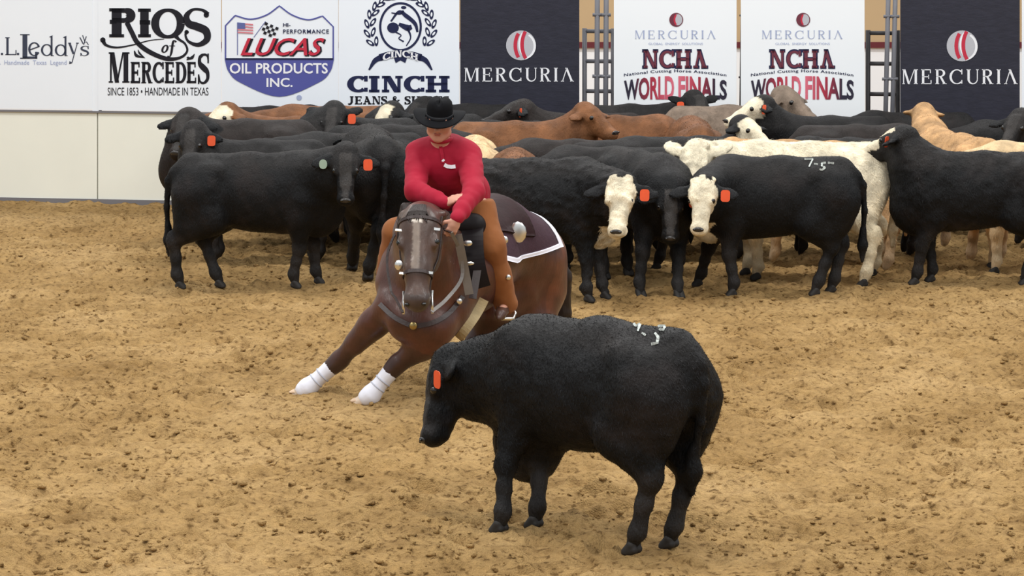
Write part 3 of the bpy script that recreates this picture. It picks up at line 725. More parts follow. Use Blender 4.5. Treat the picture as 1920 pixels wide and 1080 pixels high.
def sphere_mesh(name, r, mat, seg=12):
    V, Fc = [(0, 0, r)], []
    for i in range(1, seg // 2):
        t = math.pi * i / (seg // 2)
        for j in range(seg):
            p = 2 * math.pi * j / seg; V.append((r * math.sin(t) * math.cos(p), r * math.sin(t) * math.sin(p), r * math.cos(t)))
    V.append((0, 0, -r)); n = seg // 2 - 1
    for j in range(seg):
        k = (j + 1) % seg
        Fc.append((0, 1 + j, 1 + k)); Fc.append((len(V) - 1, 1 + (n - 1) * seg + k, 1 + (n - 1) * seg + j))
        for i in range(n - 1): Fc.append((1 + i * seg + j, 1 + (i + 1) * seg + j, 1 + (i + 1) * seg + k, 1 + i * seg + k))
    me = bpy.data.meshes.new(name); me.from_pydata(V, [], Fc)
    me.polygons.foreach_set('use_smooth', [True] * len(me.polygons)); me.materials.append(mat)
    return me
EYE_ME = sphere_mesh('eye', 0.021, M_EYE)
def put(name, me, parent, loc, R=None, sc=(1, 1, 1)):
    o = bpy.data.objects.new(name, me); COL.objects.link(o); o.parent = parent
    M3 = Matrix([list(r) for r in R]) if R is not None else Matrix.Identity(3)
    o.matrix_local = Matrix.Translation(Vector(loc)) @ M3.to_4x4() @ Matrix.Diagonal((*sc, 1))
    return o
def plate_mesh(name, w, h, t, mat, rnd=0.3, n=5):
    """rounded rectangular plate in the x-z plane hanging down from the origin"""
    r = rnd * min(w, h); pts = []
    for cx, cz, a0 in ((w / 2 - r, -r, 0), (-w / 2 + r, -r, 90), (-w / 2 + r, -h + r, 180), (w / 2 - r, -h + r, 270)):
        for i in range(n):
            a = math.radians(a0 + 90 * i / (n - 1)); pts.append((cx + r * math.cos(a), cz + r * math.sin(a)))
    m = len(pts)
    V = [(x, -t / 2, z) for x, z in pts] + [(x, t / 2, z) for x, z in pts]
    Fc = [tuple(range(m)), tuple(range(2 * m - 1, m - 1, -1))] + [(i, m + i, m + (i + 1) % m, (i + 1) % m) for i in range(m)]
    me = bpy.data.meshes.new(name); me.from_pydata(V, [], Fc); me.materials.append(mat); return me
TAG_ME = plate_mesh('ear_tag', 0.075, 0.095, 0.004, M_TAG)
TAGP_ME = plate_mesh('ear_tag', 0.065, 0.08, 0.004, M_TAGPALE, rnd=0.5)
cattle_all = []
def add_hair(root, body, V, Q, ids, C, s, n, r, ln, poll, HR, hs):
    """short coarse hairs lying back and down over the hide, one object per animal"""
    A = V[Q[:, 0]]; e1 = V[Q[:, 2]] - A; e2 = V[Q[:, 3]] - V[Q[:, 1]]; N = np.cross(e1, e2); ar = np.linalg.norm(N, axis=1); N /= np.maximum(ar, 1e-9)[:, None]
    cen = V[Q].mean(1); m = np.isin(ids[Q[:, 0]], (1, 2, 3, 4, 5, 6, 7)); hq = ((cen - poll) @ HR) / hs
    m &= ~((ids[Q[:, 0]] == 2) & (hq[:, 0] > .30)); m &= cen[:, 2] > .07
    w = ar * m; f = r.choice(len(Q), n, p=w / w.sum())
    a, b = r.uniform(0, 1, (2, n, 1)); P = V[Q[f, 0]] * (1 - a) * (1 - b) + V[Q[f, 1]] * a * (1 - b) + V[Q[f, 2]] * a * b + V[Q[f, 3]] * (1 - a) * b
    Nf = N[f]; hd = (ids[Q[f, 0]] == 2)
    flow = np.tile([-.75, 0, -.65], (n, 1)); flow[hd] = HR[:, 0] ; flow += r.normal(0, .35, (n, 3))
    T = flow - Nf * (flow * Nf).sum(1, keepdims=True); T /= np.maximum(np.linalg.norm(T, axis=1), 1e-6)[:, None]
    B = np.cross(Nf, T); L = ln / s * r.uniform(.55, 1.3, (n, 1)) * np.where(np.isin(ids[Q[f, 0]], (2, 3, 6)), .6, 1)[:, None]; wd = .0022 / s
    tip = P + T * L * .93 + Nf * L * r.uniform(.12, .42, (n, 1))
    VV = np.stack([P - B * wd - Nf * .002, P + B * wd - Nf * .002, tip], 1).reshape(-1, 3)
    cc = C[Q[f, 0]] * r.uniform(.7, 1.5, (n, 1)); cc = np.repeat(cc, 3, axis=0)
    o = mesh_obj('coat_hair', VV * s, np.arange(3 * n).reshape(-1, 3), M_HAIRC, root, smooth=False, col=cc)
    tag(o, kind='stuff'); return o
def cattle(label, px, D, yaw, s=1.0, coat='black', poll=None, muz=None, feet=(None,) * 4, tags='', res=0.02,
           kind='steer', fine=False, hs=1.0, up=None, lift=(0, 0, 0, 0), fat=1.0, deep=0.0, tail=None, fur=0.0038, earup=0.0, hump=0.0, seed=None, hooves=None, neck=1.0, group=None, brisk=0.0, tuck=False, curly=False, earlen=1.0, tagdir=None, hair=None, nlow=0.0, legr=0.92):
    """px, D: where the middle of the body stands; yaw: heading (0 right, 90 away, 180 left, 270 to the camera)"""
    seed = seed if seed is not None else len(cattle_all) * 3 + 1
    r = np.random.RandomState(seed)
    X0 = XW(px, D); rz = math.radians(yaw); cz, sz = math.cos(rz), math.sin(rz)
    def loc(w):
        d = np.array([w[0] - X0, w[1] - D, w[2]]); return np.array([d[0] * cz + d[1] * sz, -d[0] * sz + d[1] * cz, d[2]]) / s
    def resolve(v, dflt):
        if v is None: return np.array(dflt, float)
        if v[0] == 'l': return np.array(v[1:], float)
        return loc(PW(*v))
    poll = resolve(poll, (0.86 + r.uniform(-.03, .03), r.uniform(-.08, .08), 1.10 + r.uniform(-.06, .05)))
    muz = resolve(muz, poll + np.array([0.30, r.uniform(-.1, .1), -0.30]))
    h = nz(muz - poll)
    upv = nz(up) if up is not None else np.array([0, 0, 1.0])
    if up is not None: upv = nz([up[0] * cz + up[1] * sz, -up[0] * sz + up[1] * cz, up[2]])
    sd = nz(np.cross(upv, h)); c = np.cross(h, sd)
    HR = np.stack([h, sd, c], 1)
    H = lambda a, b, cc: poll + hs * (HR @ np.array([a, b, cc]))
    b = Blob()
    f = fat; dz = -deep
    b.el((0.28, 0, 0.77 + dz * .5), (0.38, 0.235 * f, 0.315 - dz * .5), k=0.1, id=1)
    b.el((0.00, 0, 0.765 + dz * .5), (0.52, 0.27 * f, 0.30 - dz * .5), k=0.1, id=1)
    b.el((-0.32, 0, 0.83), (0.36, 0.235 * f, 0.25), k=0.1, id=1)
    b.el((-0.52, 0, 0.86), (0.25, 0.22 * f, 0.235), k=0.08, id=1)
    b.rc((0.34, 0, 1.03 + hump), (-0.10, 0, 1.025), 0.11, 0.10, 0.1, 1)
    b.rc((-0.10, 0, 1.025), (-0.60, 0, 1.04), 0.10, 0.085, 0.1, 1)
    b.rc((-0.60, 0, 1.03), (-0.73, 0, 0.97), 0.07, 0.045, 0.08, 1)
    for sy in (-1, 1):
        b.el((-0.40, sy * 0.16, 0.99), (0.09, 0.06, 0.07), k=0.09, id=1)
        b.el((0.36, sy * 0.155 * f, 0.80), (0.17, 0.09, 0.27), k=0.08, id=1)
        b.el((-0.53, sy * 0.135 * f, 0.74), (0.19, 0.115, 0.29), k=0.08, id=1)
    b.el((0.48 - brisk * .4, 0, 0.62 + dz - brisk), (0.16 + brisk * .3, 0.125, 0.20), k=0.12, id=4)
    # neck
    nb = np.array([0.38, 0, 0.86]); th = H(0.10, 0, -0.09); pb = H(-0.03, 0, -0.02)
    mid = (nb + pb) / 2 + np.array([0.02, 0, -0.02])
    nb = nb - np.array([0, 0, nlow * .5]); mid = mid - np.array([0, 0, nlow * .4])
    b.chain([nb, mid, pb], [0.235 * neck, 0.17 * neck, 0.115], 0.1, 4)
    b.rc((0.30, 0, 0.98 - nlow * .6), mid + np.array([0, 0, 0.07 - nlow]), 0.14, 0.11, 0.1, 4)
    b.chain([(0.52, 0, 0.66 + dz * .6), (mid + th) / 2 + np.array([0, 0, -0.08]), th], [0.15 * neck, 0.10 * neck, 0.08 * neck], 0.1, 4)
    # head
    b.el(H(0.07, 0, 0.0), np.array([0.130, 0.116, 0.095]) * hs, HR, 0.04, 2)
    b.el(H(-0.015, 0, 0.02), np.array([0.06, 0.06, 0.07]) * hs, HR, 0.05, 2)
    b.rc(H(0.07, 0, 0.005), H(0.27, 0, 0.0), 0.094 * hs, 0.062 * hs, 0.04, 2)
    b.rc(H(0.26, 0, 0.0), H(0.37, 0, -0.012), 0.062 * hs, 0.058 * hs, 0.04, 2)
    b.el(H(0.385, 0, -0.01), np.array([0.055, 0.072, 0.060]) * hs, HR, 0.04, 2)
    b.rc(H(0.10, 0, -0.085), H(0.35, 0, -0.055), 0.068 * hs, 0.042 * hs, 0.05, 2)
    if curly:
        for i in range(34):
            aa, bb = r.uniform(-.05, .15), r.uniform(-.10, .10); q = H(aa, bb, .085 - 3.5 * bb * bb); b.rc(q, q + HR @ np.array([r.uniform(-.01, .03), r.uniform(-.02, .02), .010]), .017, .010, .012, 2)
    for sy in (-1, 1):
        b.el(H(0.145, sy * 0.082, 0.04), np.array([0.035, 0.024, 0.028]) * hs, HR, 0.03, 2)
        ea = H(0.01, sy * 0.09, 0.0)
        ed = nz(HR @ np.array([0.22 - earup, sy * 1.0, -0.12]))
        et = nz(HR @ np.array([1.0, -sy * (0.22 - earup), 0.15])); et = nz(et - ed * (et @ ed)); en = np.cross(ed, et)
        b.rc(ea, ea + ed * 0.05 * hs * earlen, 0.032 * hs, 0.03 * hs, 0.03, 3)
        b.el(ea + ed * 0.105 * hs * earlen + et * 0.012 * hs, np.array([0.102 * earlen, 0.062, 0.020]) * hs, np.stack([ed, et, en], 1), 0.02, 3)
    # legs
    dflt = [(0.37, 0.15), (0.37, -0.15), (-0.60, 0.15), (-0.60, -0.15)]
    hoof_at = []
    for i in range(4):
        if feet[i] is None: t = np.array([dflt[i][0] + r.uniform(-.09, .09), dflt[i][1] * 0.95])
        elif feet[i][0] == 'l': t = np.array(feet[i][1:3], float)
        else: t = loc(GW(feet[i][0], feet[i][1]))[:2]
        dx, dy = t - np.array(dflt[i]); lz = lift[i]; sy = 1 if i % 2 == 0 else -1
        if i < 2:
            sh = np.array([0.36, sy * 0.155, 0.74]); elb = np.array([0.33 + .12 * dx, sy * 0.155, 0.60])
            kn = np.array([0.375 + .55 * dx + lz * .5, sy * 0.145 + .6 * dy, 0.345 + lz * .7])
            fe = np.array([0.365 + .95 * dx - lz * .3, sy * 0.145 + .97 * dy, 0.115 + lz])
            hf = np.array([0.385 + dx - lz * .4, sy * 0.145 + dy, 0.055 + lz])
            b.chain([sh, elb, kn], [0.13, 0.095, 0.056], 0.06, 5)
            b.rc(elb + np.array([-.03, 0, .02]), (elb + kn) / 2, 0.08, 0.055, 0.06, 5)
            b.chain([kn, (kn + fe) / 2, fe, hf], [0.055 * legr, 0.043 * legr, 0.046 * legr, 0.038 * legr], 0.04, 6)
            b.rc(kn + np.array([0, 0, .02]), kn - np.array([0, 0, .03]), 0.056 * legr, 0.048 * legr, 0.03, 6)
        else:
            hp = np.array([-0.50, sy * 0.14, 0.82]); stf = np.array([-0.40 + .25 * dx, sy * 0.165, 0.60])
            hk = np.array([-0.655 + .72 * dx - lz * .3, sy * 0.145 + .7 * dy, 0.405 + lz * .5])
            fe = np.array([-0.61 + .98 * dx - lz * .2, sy * 0.145 + .97 * dy, 0.12 + lz])
            hf = np.array([-0.585 + dx - lz * .2, sy * 0.145 + dy, 0.055 + lz])
            b.chain([hp, stf], [0.17, 0.13], 0.08, 5)
            b.rc(hp + np.array([-.10, 0, -.05]), (stf + hk) / 2 + np.array([-.06, 0, .05]), 0.14, 0.095, 0.08, 5)
            b.chain([stf, hk], [0.135, 0.060], 0.07, 5)
            b.rc(hk + np.array([-.025, 0, .05]), hk + np.array([-.02, 0, -.02]), 0.035, 0.035, 0.04, 6)
            b.chain([hk, (hk + fe) / 2, fe, hf], [0.056 * legr, 0.046 * legr, 0.049 * legr, 0.040 * legr], 0.04, 6)
        hoof_at.append(hf)
    # tail
    tl = tail if tail is not None else r.uniform(-.04, .04)
    T = [np.array(p, float) for p in ((-0.72, 0, 0.99), (-0.79, 0, 0.90), (-0.81, tl * .5, 0.68), (-0.80, tl, 0.46), (-0.80, tl * 1.2, 0.26))]
    if tuck: T = [np.array(p, float) for p in ((-0.71, 0, 0.98), (-0.765, 0, 0.88), (-0.75, tl * .5, 0.68), (-0.70, tl, 0.48), (-0.69, tl * 1.2, 0.30))]
    b.chain(T[:4], [0.035, 0.03, 0.022, 0.022], 0.03, 7)
    b.chain([T[3] + np.array([0, 0, .06]), T[3] - np.array([0, 0, .06]), T[4]], [0.022, 0.042, 0.015], 0.03, 7)
    b_s = b
    V, Q = b.mesh(res / s, rough=fur / s, rscale=0.045)
    ids = b.nearest(V)
    hfr = ((V - poll) @ HR) / hs
    C = coat_colours(V, ids, coat, hfr, seed, poll)
    root = empty(kind, (X0, D, 0), rz)
    tag(root, label, 'calf' if kind == 'calf' else 'cow', group)
    body = mesh_obj('body', V * s, Q, M_HIDE, root, col=C)
    nh = hair if hair is not None else (26000 if fine and D < 14 else 14000 if D < 20.9 else 5000)
    add_hair(root, body, V, Q, ids, C, s, nh, r, (0.020 if D < 14 else 0.024) * (1.5 if fur > .007 and D > 14 else 1), poll, HR, hs)
    light = coat in ('blackface', 'redface', 'white', 'cream', 'tan', 'red', 'mottled')
    for sy in (-1, 1):
        put('eye', EYE_ME, root, H(0.150, sy * 0.086, 0.041) * s, HR, (s * hs * 1.25,) * 3)
    nb_ = Blob(); nb_.el((0, 0, 0), (0.020, 0.047, 0.032), k=0.02)
    key = 'nose_p' if coat in ('white', 'cream', 'tan', 'redface') else 'nose'
    if key not in _hoof_cache:
        Vn, Qn = nb_.mesh(0.008); on = mesh_obj('nose', Vn, Qn, M_NOSEP if key == 'nose_p' else M_NOSE); _hoof_cache[key] = on.data; bpy.data.objects.remove(on)
    nose = put('nose', _hoof_cache[key], root, H(0.415, 0, 0.026) * s, HR, (s * hs,) * 3)
    if fine:
        for sy in (-1, 1): put('nostril', NOSTRIL_ME, root, H(0.425, sy * 0.032, 0.046) * s, HR, (s * hs * .8, s * hs * 1.2, s * hs * .8))
    for ch in tags:                      # l / r orange tag in that ear, L / R pale tag
        sy = 1 if ch in 'lL' else -1
        ear = H(0.045, sy * 0.185, 0.015)
        # tag faces along the forehead normal, hangs down
        zz = nz(np.array([0, 0, 1.0]) * 1.0 - c * 0.25 * c[2]); yy = nz(-c + zz * (c @ zz))
        if tagdir is not None: yy = -nz([tagdir[0] * cz + tagdir[1] * sz, -tagdir[0] * sz + tagdir[1] * cz, 0])
        xx = np.cross(yy, zz)
        if tagdir is not None: xx = np.cross(yy, zz); zz = np.array([0, 0, 1.0]); ear = ear - yy * 0.05 - c * 0.03
        put('ear_tag', TAG_ME if ch in 'lr' else TAGP_ME, root, (ear + c * 0.03) * s, np.stack([xx, yy, zz], 1), (s * 1.0,) * 3)
    if hooves if hooves is not None else (D < 21.6):
        for p in hoof_at:
            put('hoof', hoof_mesh(), root, (p[0] * s, p[1] * s, max(p[2] - 0.058, -0.01) * s), None, (s * .98,) * 3)
    info = dict(root=root, blob=b, s=s, X0=X0, D=D, loc=loc, H=H, poll=poll, HR=HR, body=body, coat=coat)
    cattle_all.append(info)
    return info
NOSTRIL_ME = sphere_mesh('nostril', 0.011, M_EYE, 10)
def snap_stroke(info, strokes, name='brand_mark', mat=None, w=0.012):
    """thin marks laid on the hide: strokes are world image points (px,py) found on the body by marching the sight line"""
    b, s = info['blob'], info['s']
    V, Fc = [], []
    for st in strokes:
        pts = []
        for i in range(len(st) - 1):
            for t in np.linspace(0, 1, 5, endpoint=False): pts.append(np.array(st[i]) * (1 - t) + np.array(st[i + 1]) * t)
        pts.append(np.array(st[-1], float))
        hit = []
        for q in pts:
            D = info['D'] - 1.2; best = None
            p0 = info['loc'](PW(q[0], q[1], D)); p1 = info['loc'](PW(q[0], q[1], D + 2.0))
            T = np.linspace(0, 1, 500); P = p0 + (p1 - p0) * T[:, None]
            d = b.at(P); k = np.nonzero(d < 0.004)[0]
            if len(k) == 0: continue
            hit.append(P[k[0]])
        view = nz(p1 - p0)
        for i in range(len(hit) - 1):
            d = nz(hit[i + 1] - hit[i]); sdv = nz(np.cross(d, view)) * w * 0.5 * rng.uniform(.7, 1.3)
            n = len(V); e = -view * 0.008
            for p in (hit[i] - d * .003, hit[i + 1] + d * .003):
                V += [(p + sdv + e) * s, (p - sdv + e) * s, (p - sdv - e) * s, (p + sdv - e) * s]
            Fc += [(n, n + 1, n + 5, n + 4), (n + 3, n + 7, n + 6, n + 2), (n, n + 4, n + 7, n + 3), (n + 1, n + 2, n + 6, n + 5), (n, n + 3, n + 2, n + 1), (n + 4, n + 5, n + 6, n + 7)]
    if V: mesh_obj(name, V, Fc, mat or M_BRAND, info['root'], smooth=False)
# ------------------------------------------------------------------ the herd
S = cattle
GH = 'cattle bunched along the fence'
# the steer being worked, alone in front
hero = S('lone black steer in the foreground facing left with its head low', 1096, 11.80, 138, 0.96, 'black',
         poll=(842, 690, 12.3), muz=(814, 794, 12.2), neck=1.08, feet=((940, 1000), (1008, 990), (1190, 1040), (1262, 1028)), tags='l', res=0.013, fine=True,
         deep=0.035, brisk=0.19, legr=.86, hump=-.075, nlow=.10, tagdir=(-1, -.55, 0), fur=0.007, up=(-.7, .3, 1), fat=1.05, tail=-0.02, tuck=True, seed=5)
snap_stroke(hero, [[(1188, 606), (1192, 611), (1200, 607), (1196, 620)], [(1204, 624), (1210, 628)], [(1228, 624), (1234, 632), (1232, 643), (1222, 645)], [(1234, 612), (1248, 607), (1244, 618), (1236, 617)]])
OFF = {22: 0.08, 23: -0.08, 24: -0.05, 25: 0.07, 26: 0.19, 27: 0.23, 28: 0.13, 29: 0.12, 30: 0.08, 31: 0.45, 34: 0.07, 35: 0.14, 36: 0.22, 37: -0.11, 38: -0.14, 39: 0.05, 41: -0.21, 42: -0.35, 43: -0.04, 44: -0.36, 45: -0.45, 48: -0.1}
OFX = {22: -8, 23: 8, 24: -51, 26: -19, 27: -44, 28: -12, 29: 11, 30: -80, 34: -29, 38: 13, 39: -52, 45: 72}
def H(label, px, D, *a, **k):
    d = OFF.get(k['seed'], 0.0); px += OFX.get(k['seed'], 0)
    for q in ('poll', 'muz'):
        if q in k and k[q][0] != 'l': k[q] = (k[q][0], k[q][1], k[q][2] + d)
    return S(label, px, D + d, *a, group=GH, **k)
# front row, left to right
steerA = H('black steer standing side-on at the left end, face turned to the camera', 495, 20.15, 2, 1.0, 'black',
  poll=(648, 294, 19.85), muz=(648, 372, 19.65), feet=((594, 532), (550, 540), (408, 538), (334, 541)), tags='lR', res=.015, fine=True, tail=.02, fat=.95, seed=11)
H('black steer with its rump to the camera just left of the rider', 702, 21.15, 100, 1.1, 'black', poll=('l', .74, -.02, 1.0), muz=('l', 1.0, -.1, .75),
  feet=(None, None, (660, 508), (692, 526)), tags='', res=.018, fat=.95, seed=12)
steerB = H('curly-coated black steer with a white face right behind the horse, orange tag in one ear', 1018, 19.6, -9, 1.0, 'blackface',
  curly=True, neck=.9, poll=(1166, 350, 19.08), muz=(1156, 440, 18.82), feet=((1131, 560), (1100, 566), None, None), tags='l', res=.014, fine=True, fur=.016, hs=1.05, fat=1.0, seed=13)
H('black steer facing the camera squarely between the two white-faced steers', 1207, 20.2, 292, 1.0, 'black',
  poll=(1258, 362, 19.55), muz=(1257, 447, 19.35), feet=((1272, 558), (1198, 556), None, None), tags='l', res=.015, fine=True, seed=14, fat=.95)
steerC = H('black steer with a white face and white brand marks on its hip', 1436, 19.8, 181, 1.0, 'blackface',
  curly=True, neck=.9, poll=(1320, 352, 19.36), muz=(1309, 445, 19.08), feet=((1376, 556), (1312, 536), (1532, 554), (1562, 548)), tags='l', res=.014, fine=True, seed=15, tail=.0)
snap_stroke(steerC, [[(1509, 298), (1524, 298), (1517, 312)], [(1527, 307), (1533, 308)], [(1548, 305), (1541, 306), (1541, 311), (1547, 314), (1541, 319), (1537, 317)], [(1553, 305), (1563, 306)]], w=.014)
H('shaggy cream-white cow standing behind the branded black steer', 1492, 20.68, 177, 1.04, 'white',
  poll=(1306, 288, 20.2), muz=(1294, 362, 19.95), curly=True, hs=1.08, feet=(None, None, (1622, 538), None), res=.018, fur=.008, earup=1.0, seed=16)
H('tan cow whose hindquarters show between the white cow and the right-hand black steer', 1535, 21.6, 176, 0.97, 'tan', seed=17, feet=(None, None, (1664, 512), None))
steerD = H('black steer side-on at the right edge with a white-striped face', 1815, 20.35, 180, 0.99, 'mottled',
  poll=(1692, 258, 20.4), muz=(1634, 284, 20.55), feet=((1718, 534), (1748, 528), (1925, 534), None), tags='l', res=.015, fine=True, seed=18, fur=.009)
H('cream cow mostly hidden behind the black steer at the right edge', 1940, 21.1, 178, 1.0, 'cream', feet=((1868, 514), None, None, None), poll=('l', .8, 0, .9), seed=19)
# second row
H('black steer peering over the back of the left-end steer, orange tag in one ear', 470, 21.65, 184, 0.98, 'black', poll=(364, 250, 21.5), muz=(352, 318, 21.3), tags='l', seed=21, fine=True)
H('dark brown steer with a rounded rump behind the left-end steer', 452, 22.75, 180, 1.06, 'dark', poll=(352, 226, 22.7), muz=(338, 268, 22.5), seed=22)
H('black steer heading left whose long back shows above the left-end steer', 648, 22.45, 186, 0.98, 'black', poll=('l', .82, .05, .98), muz=('l', 1.05, .1, .7), seed=23)
H('black steer with raised ears and orange tag looking over the left group', 700, 23.55, 192, 1.02, 'black', poll=(626, 212, 23.4), muz=(618, 268, 23.15), tags='l', earup=.7, seed=24, fine=True)
H('red cow with a white face at the back of the left group', 540, 23.95, 180, 1.0, 'redface', poll=(424, 212, 23.8), muz=(398, 240, 23.6), seed=25)
H('black steer against the boards under the oil banner', 545, 25.25, 2, 1.0, 'black', seed=26, poll=('l', .8, 0, .9))
H('red and white cow behind the steer with raised ears', 655, 24.7, 182, 1.04, 'redface', seed=27, poll=('l', .8, 0, .95))
H('black steer with pale marks on its face just left of the hat', 790, 24.3, 180, 1.0, 'mottled', poll=(733, 210, 24.2), muz=(712, 240, 24.0), seed=28)
H('black steer hidden behind the rider\'s hat', 850, 25.2, 180, 1.03, 'black', poll=(793, 203, 25.1), muz=(775, 230, 25.0), seed=29)
H('black steer whose back shows at the rider\'s right shoulder', 835, 22.9, 0, 1.0, 'black', seed=30, poll=('l', .8, 0, .9))
H('cream steer with its rump beside the rider\'s elbow', 893, 21.75, 93, 0.94, 'cream', seed=31, poll=('l', .75, 0, .9))
H('red-brown steer with a low rounded rump behind the curly white-faced steer', 965, 21.2, 90, 0.92, 'red', seed=32, poll=('l', .75, 0, .9))
H('black steer whose flat back runs behind the white-faced steer beside the horse', 1130, 21.05, 180, 0.97, 'black', seed=33, poll=('l', .75, 0, .8))
H('dark steer in mid-herd, its back level with the red-brown steer\'s chin', 1085, 22.25, 180, 0.93, 'dark', seed=34, poll=('l', .8, 0, .9))
H('red-brown steer with its head lowered over its neighbour, in the middle of the herd', 985, 23.3, 2, 1.0, 'red', poll=(1100, 212, 23.2), muz=(1160, 262, 22.9), seed=35, fine=True)
H('dark steer with an orange tag under the left black banner', 1075, 24.35, 180, 1.0, 'dark', poll=(978, 205, 24.2), muz=(910, 232, 24.1), tags='l', seed=36, fine=True)
H('black steer behind the rider with a shaggy back', 900, 22.3 + 1.75, 185, 0.97, 'black', seed=37, poll=('l', .8, 0, .9))
H('black steer crossing behind the camera-facing black steer', 1240, 22.0, 182, 0.98, 'black', seed=38, poll=('l', .85, 0, .98))
H('red-brown steer whose back shows under the first white event banner', 1225, 24.1, 0, 1.0, 'red', seed=39, poll=('l', .75, 0, .85))
H('black steer with its head up in front of the first white event banner, orange tag', 1200, 25.1, 5, 1.04, 'black', poll=(1303, 190, 24.9), muz=(1322, 235, 24.65), tags='r', earup=.8, seed=40, fine=True)
H('red-brown steer seen from the rear as a smooth round rump below the event banners', 1299, 23.55, 92, 1.02, 'red', seed=41, fat=.9, poll=('l', .75, 0, .95))
H('black steer with a white blaze pointing right, in the middle of the right group', 1330, 22.75, 4, 0.95, 'blackface', poll=(1393, 236, 22.7), muz=(1432, 268, 22.5), seed=42)
H('black steer with white muzzle and orange tag facing left under the second event banner', 1535, 24.15, 180, 1.0, 'blackface', poll=(1428, 198, 24.0), muz=(1380, 224, 23.9), tags='l', seed=43, fine=True)
H('grey-tan cow with its head highest of all under the second event banner', 1385, 25.0, 2, 1.06, 'grey', poll=(1472, 182, 24.9), muz=(1512, 216, 24.7), seed=44, fine=True)
H('shaggy black steer directly behind the white cow\'s back', 1500, 22.55, 178, 0.96, 'black', seed=45, fur=.012, poll=('l', .8, 0, .9))
H('dark steer behind the shaggy black one in the right group', 1620, 23.3, 0, 0.98, 'dark', seed=46, poll=('l', .8, 0, .9))
H('tan steer seen from behind with ears out and a pale patch on its poll', 1788, 22.1, 108, 1.0, 'tan', poll=(1732, 212, 23.3), muz=(1728, 232, 23.65), up=(0, -.4, 1), seed=47, earup=.5, hs=.95, earlen=.62)
H('black steer against the fence below the right-hand gate gap', 1690, 24.75, 180, 1.0, 'black', seed=48, poll=('l', .8, 0, .9))
H('black steer under the right black banner behind the tan one', 1900, 23.75, 180, 0.98, 'black', seed=49, poll=('l', .8, 0, .9))
H('black steer entering at the right edge with an orange tag', 2010, 22.6, 180, 1.03, 'black', poll=(1912, 226, 22.5), muz=(1890, 268, 22.3), tags='l', seed=50)
# ------------------------------------------------------------------ cutting horse
def mk(o0): return lambda px, py, D: PW(px, py, D) - o0
HO = np.array([XW(880, 15.8), 15.8, 0.0]); h_ = mk(HO)
BAY = np.array(lin(78, 41, 28)); BAYD = np.array(lin(48, 32, 27)); BAYL = np.array(lin(102, 56, 35)); HFACE = np.array(lin(70, 52, 43))
hb = Blob()
hb.el(h_(885, 492, 15.82), (0.30, 0.42, 0.32), k=0.12, id=1)
hb.el(h_(845, 512, 15.6), (0.29, 0.36, 0.33), k=0.12, id=1)
hb.el(h_(800, 548, 15.32), (0.255, 0.26, 0.34), k=0.12, id=1)
hb.rc(h_(932, 458, 16.12), h_(985, 488, 16.45), 0.27, 0.275, 0.12, 1)
hb.rc(h_(985, 488, 16.45), h_(1000, 540, 16.5), 0.25, 0.21, 0.12, 1)
hb.rc(h_(1000, 540, 16.5), h_(985, 590, 16.3), 0.20, 0.14, 0.1, 1)
hb.rc(h_(875, 445, 15.75), h_(925, 440, 16.1), 0.19, 0.20, 0.12, 1)
hb.rc(h_(768, 470, 15.5), h_(748, 530, 15.35), 0.165, 0.15, 0.12, 1)      # off shoulder
hb.rc(h_(840, 480, 15.5), h_(832, 580, 15.25), 0.15, 0.16, 0.12, 1)       # near shoulder
hb.el(h_(765, 600, 15.08), (0.14, 0.12, 0.15), k=0.1, id=1)
hb.el(h_(808, 615, 15.06), (0.14, 0.12, 0.15), k=0.1, id=1)
hb.chain([h_(806, 480, 15.35), h_(797, 440, 15.12), h_(790, 414, 14.95)], [0.25, 0.185, 0.125], 0.1, 2)
hb.chain([h_(800, 520, 15.15), h_(790, 470, 14.95)], [0.19, 0.11], 0.1, 2)
# off fore leg (left in the photograph) and near fore leg
LEGS = dict(a=[(738, 575, 15.2), (702, 606, 15.28), (635, 677, 15.43), (576, 728, 15.42), (555, 740, 15.42)],
            b=[(812, 612, 15.12), (796, 645, 15.1), (744, 683, 15.14), (694, 742, 15.12), (670, 756, 15.12)])
for k_ in 'ab':
    p = [h_(*q) for q in LEGS[k_]]
    hb.chain(p[:3], [0.13, 0.082, 0.052], 0.06, 3)
    hb.rc(p[1], (p[1] + p[2]) / 2, 0.082, 0.060, 0.05, 3)
    hb.rc(p[2] + nz(p[2] - p[1]) * -.025, p[2] + nz(p[3] - p[2]) * .035, 0.062, 0.054, 0.02, 4)
    hb.chain(p[2:], [0.055, 0.044, 0.038], 0.03, 4)
    hb.rc(p[3], p[3], 0.05, 0.05, 0.03, 4)
# hind legs
hl = [h_(955, 545, 16.25), h_(925, 590, 16.1), h_(893, 640, 16.12), h_(898, 690, 16.05), h_(890, 700, 16.0)]
hb.chain(hl, [0.20, 0.12, 0.062, 0.046, 0.042], 0.07, 4)
hr = [h_(1000, 560, 16.45), h_(1010, 610, 16.35), h_(1020, 650, 16.6), h_(1000, 684, 16.42), h_(992, 690, 16.38)]
hb.chain(hr, [0.19, 0.11, 0.062, 0.046, 0.042], 0.07, 4)
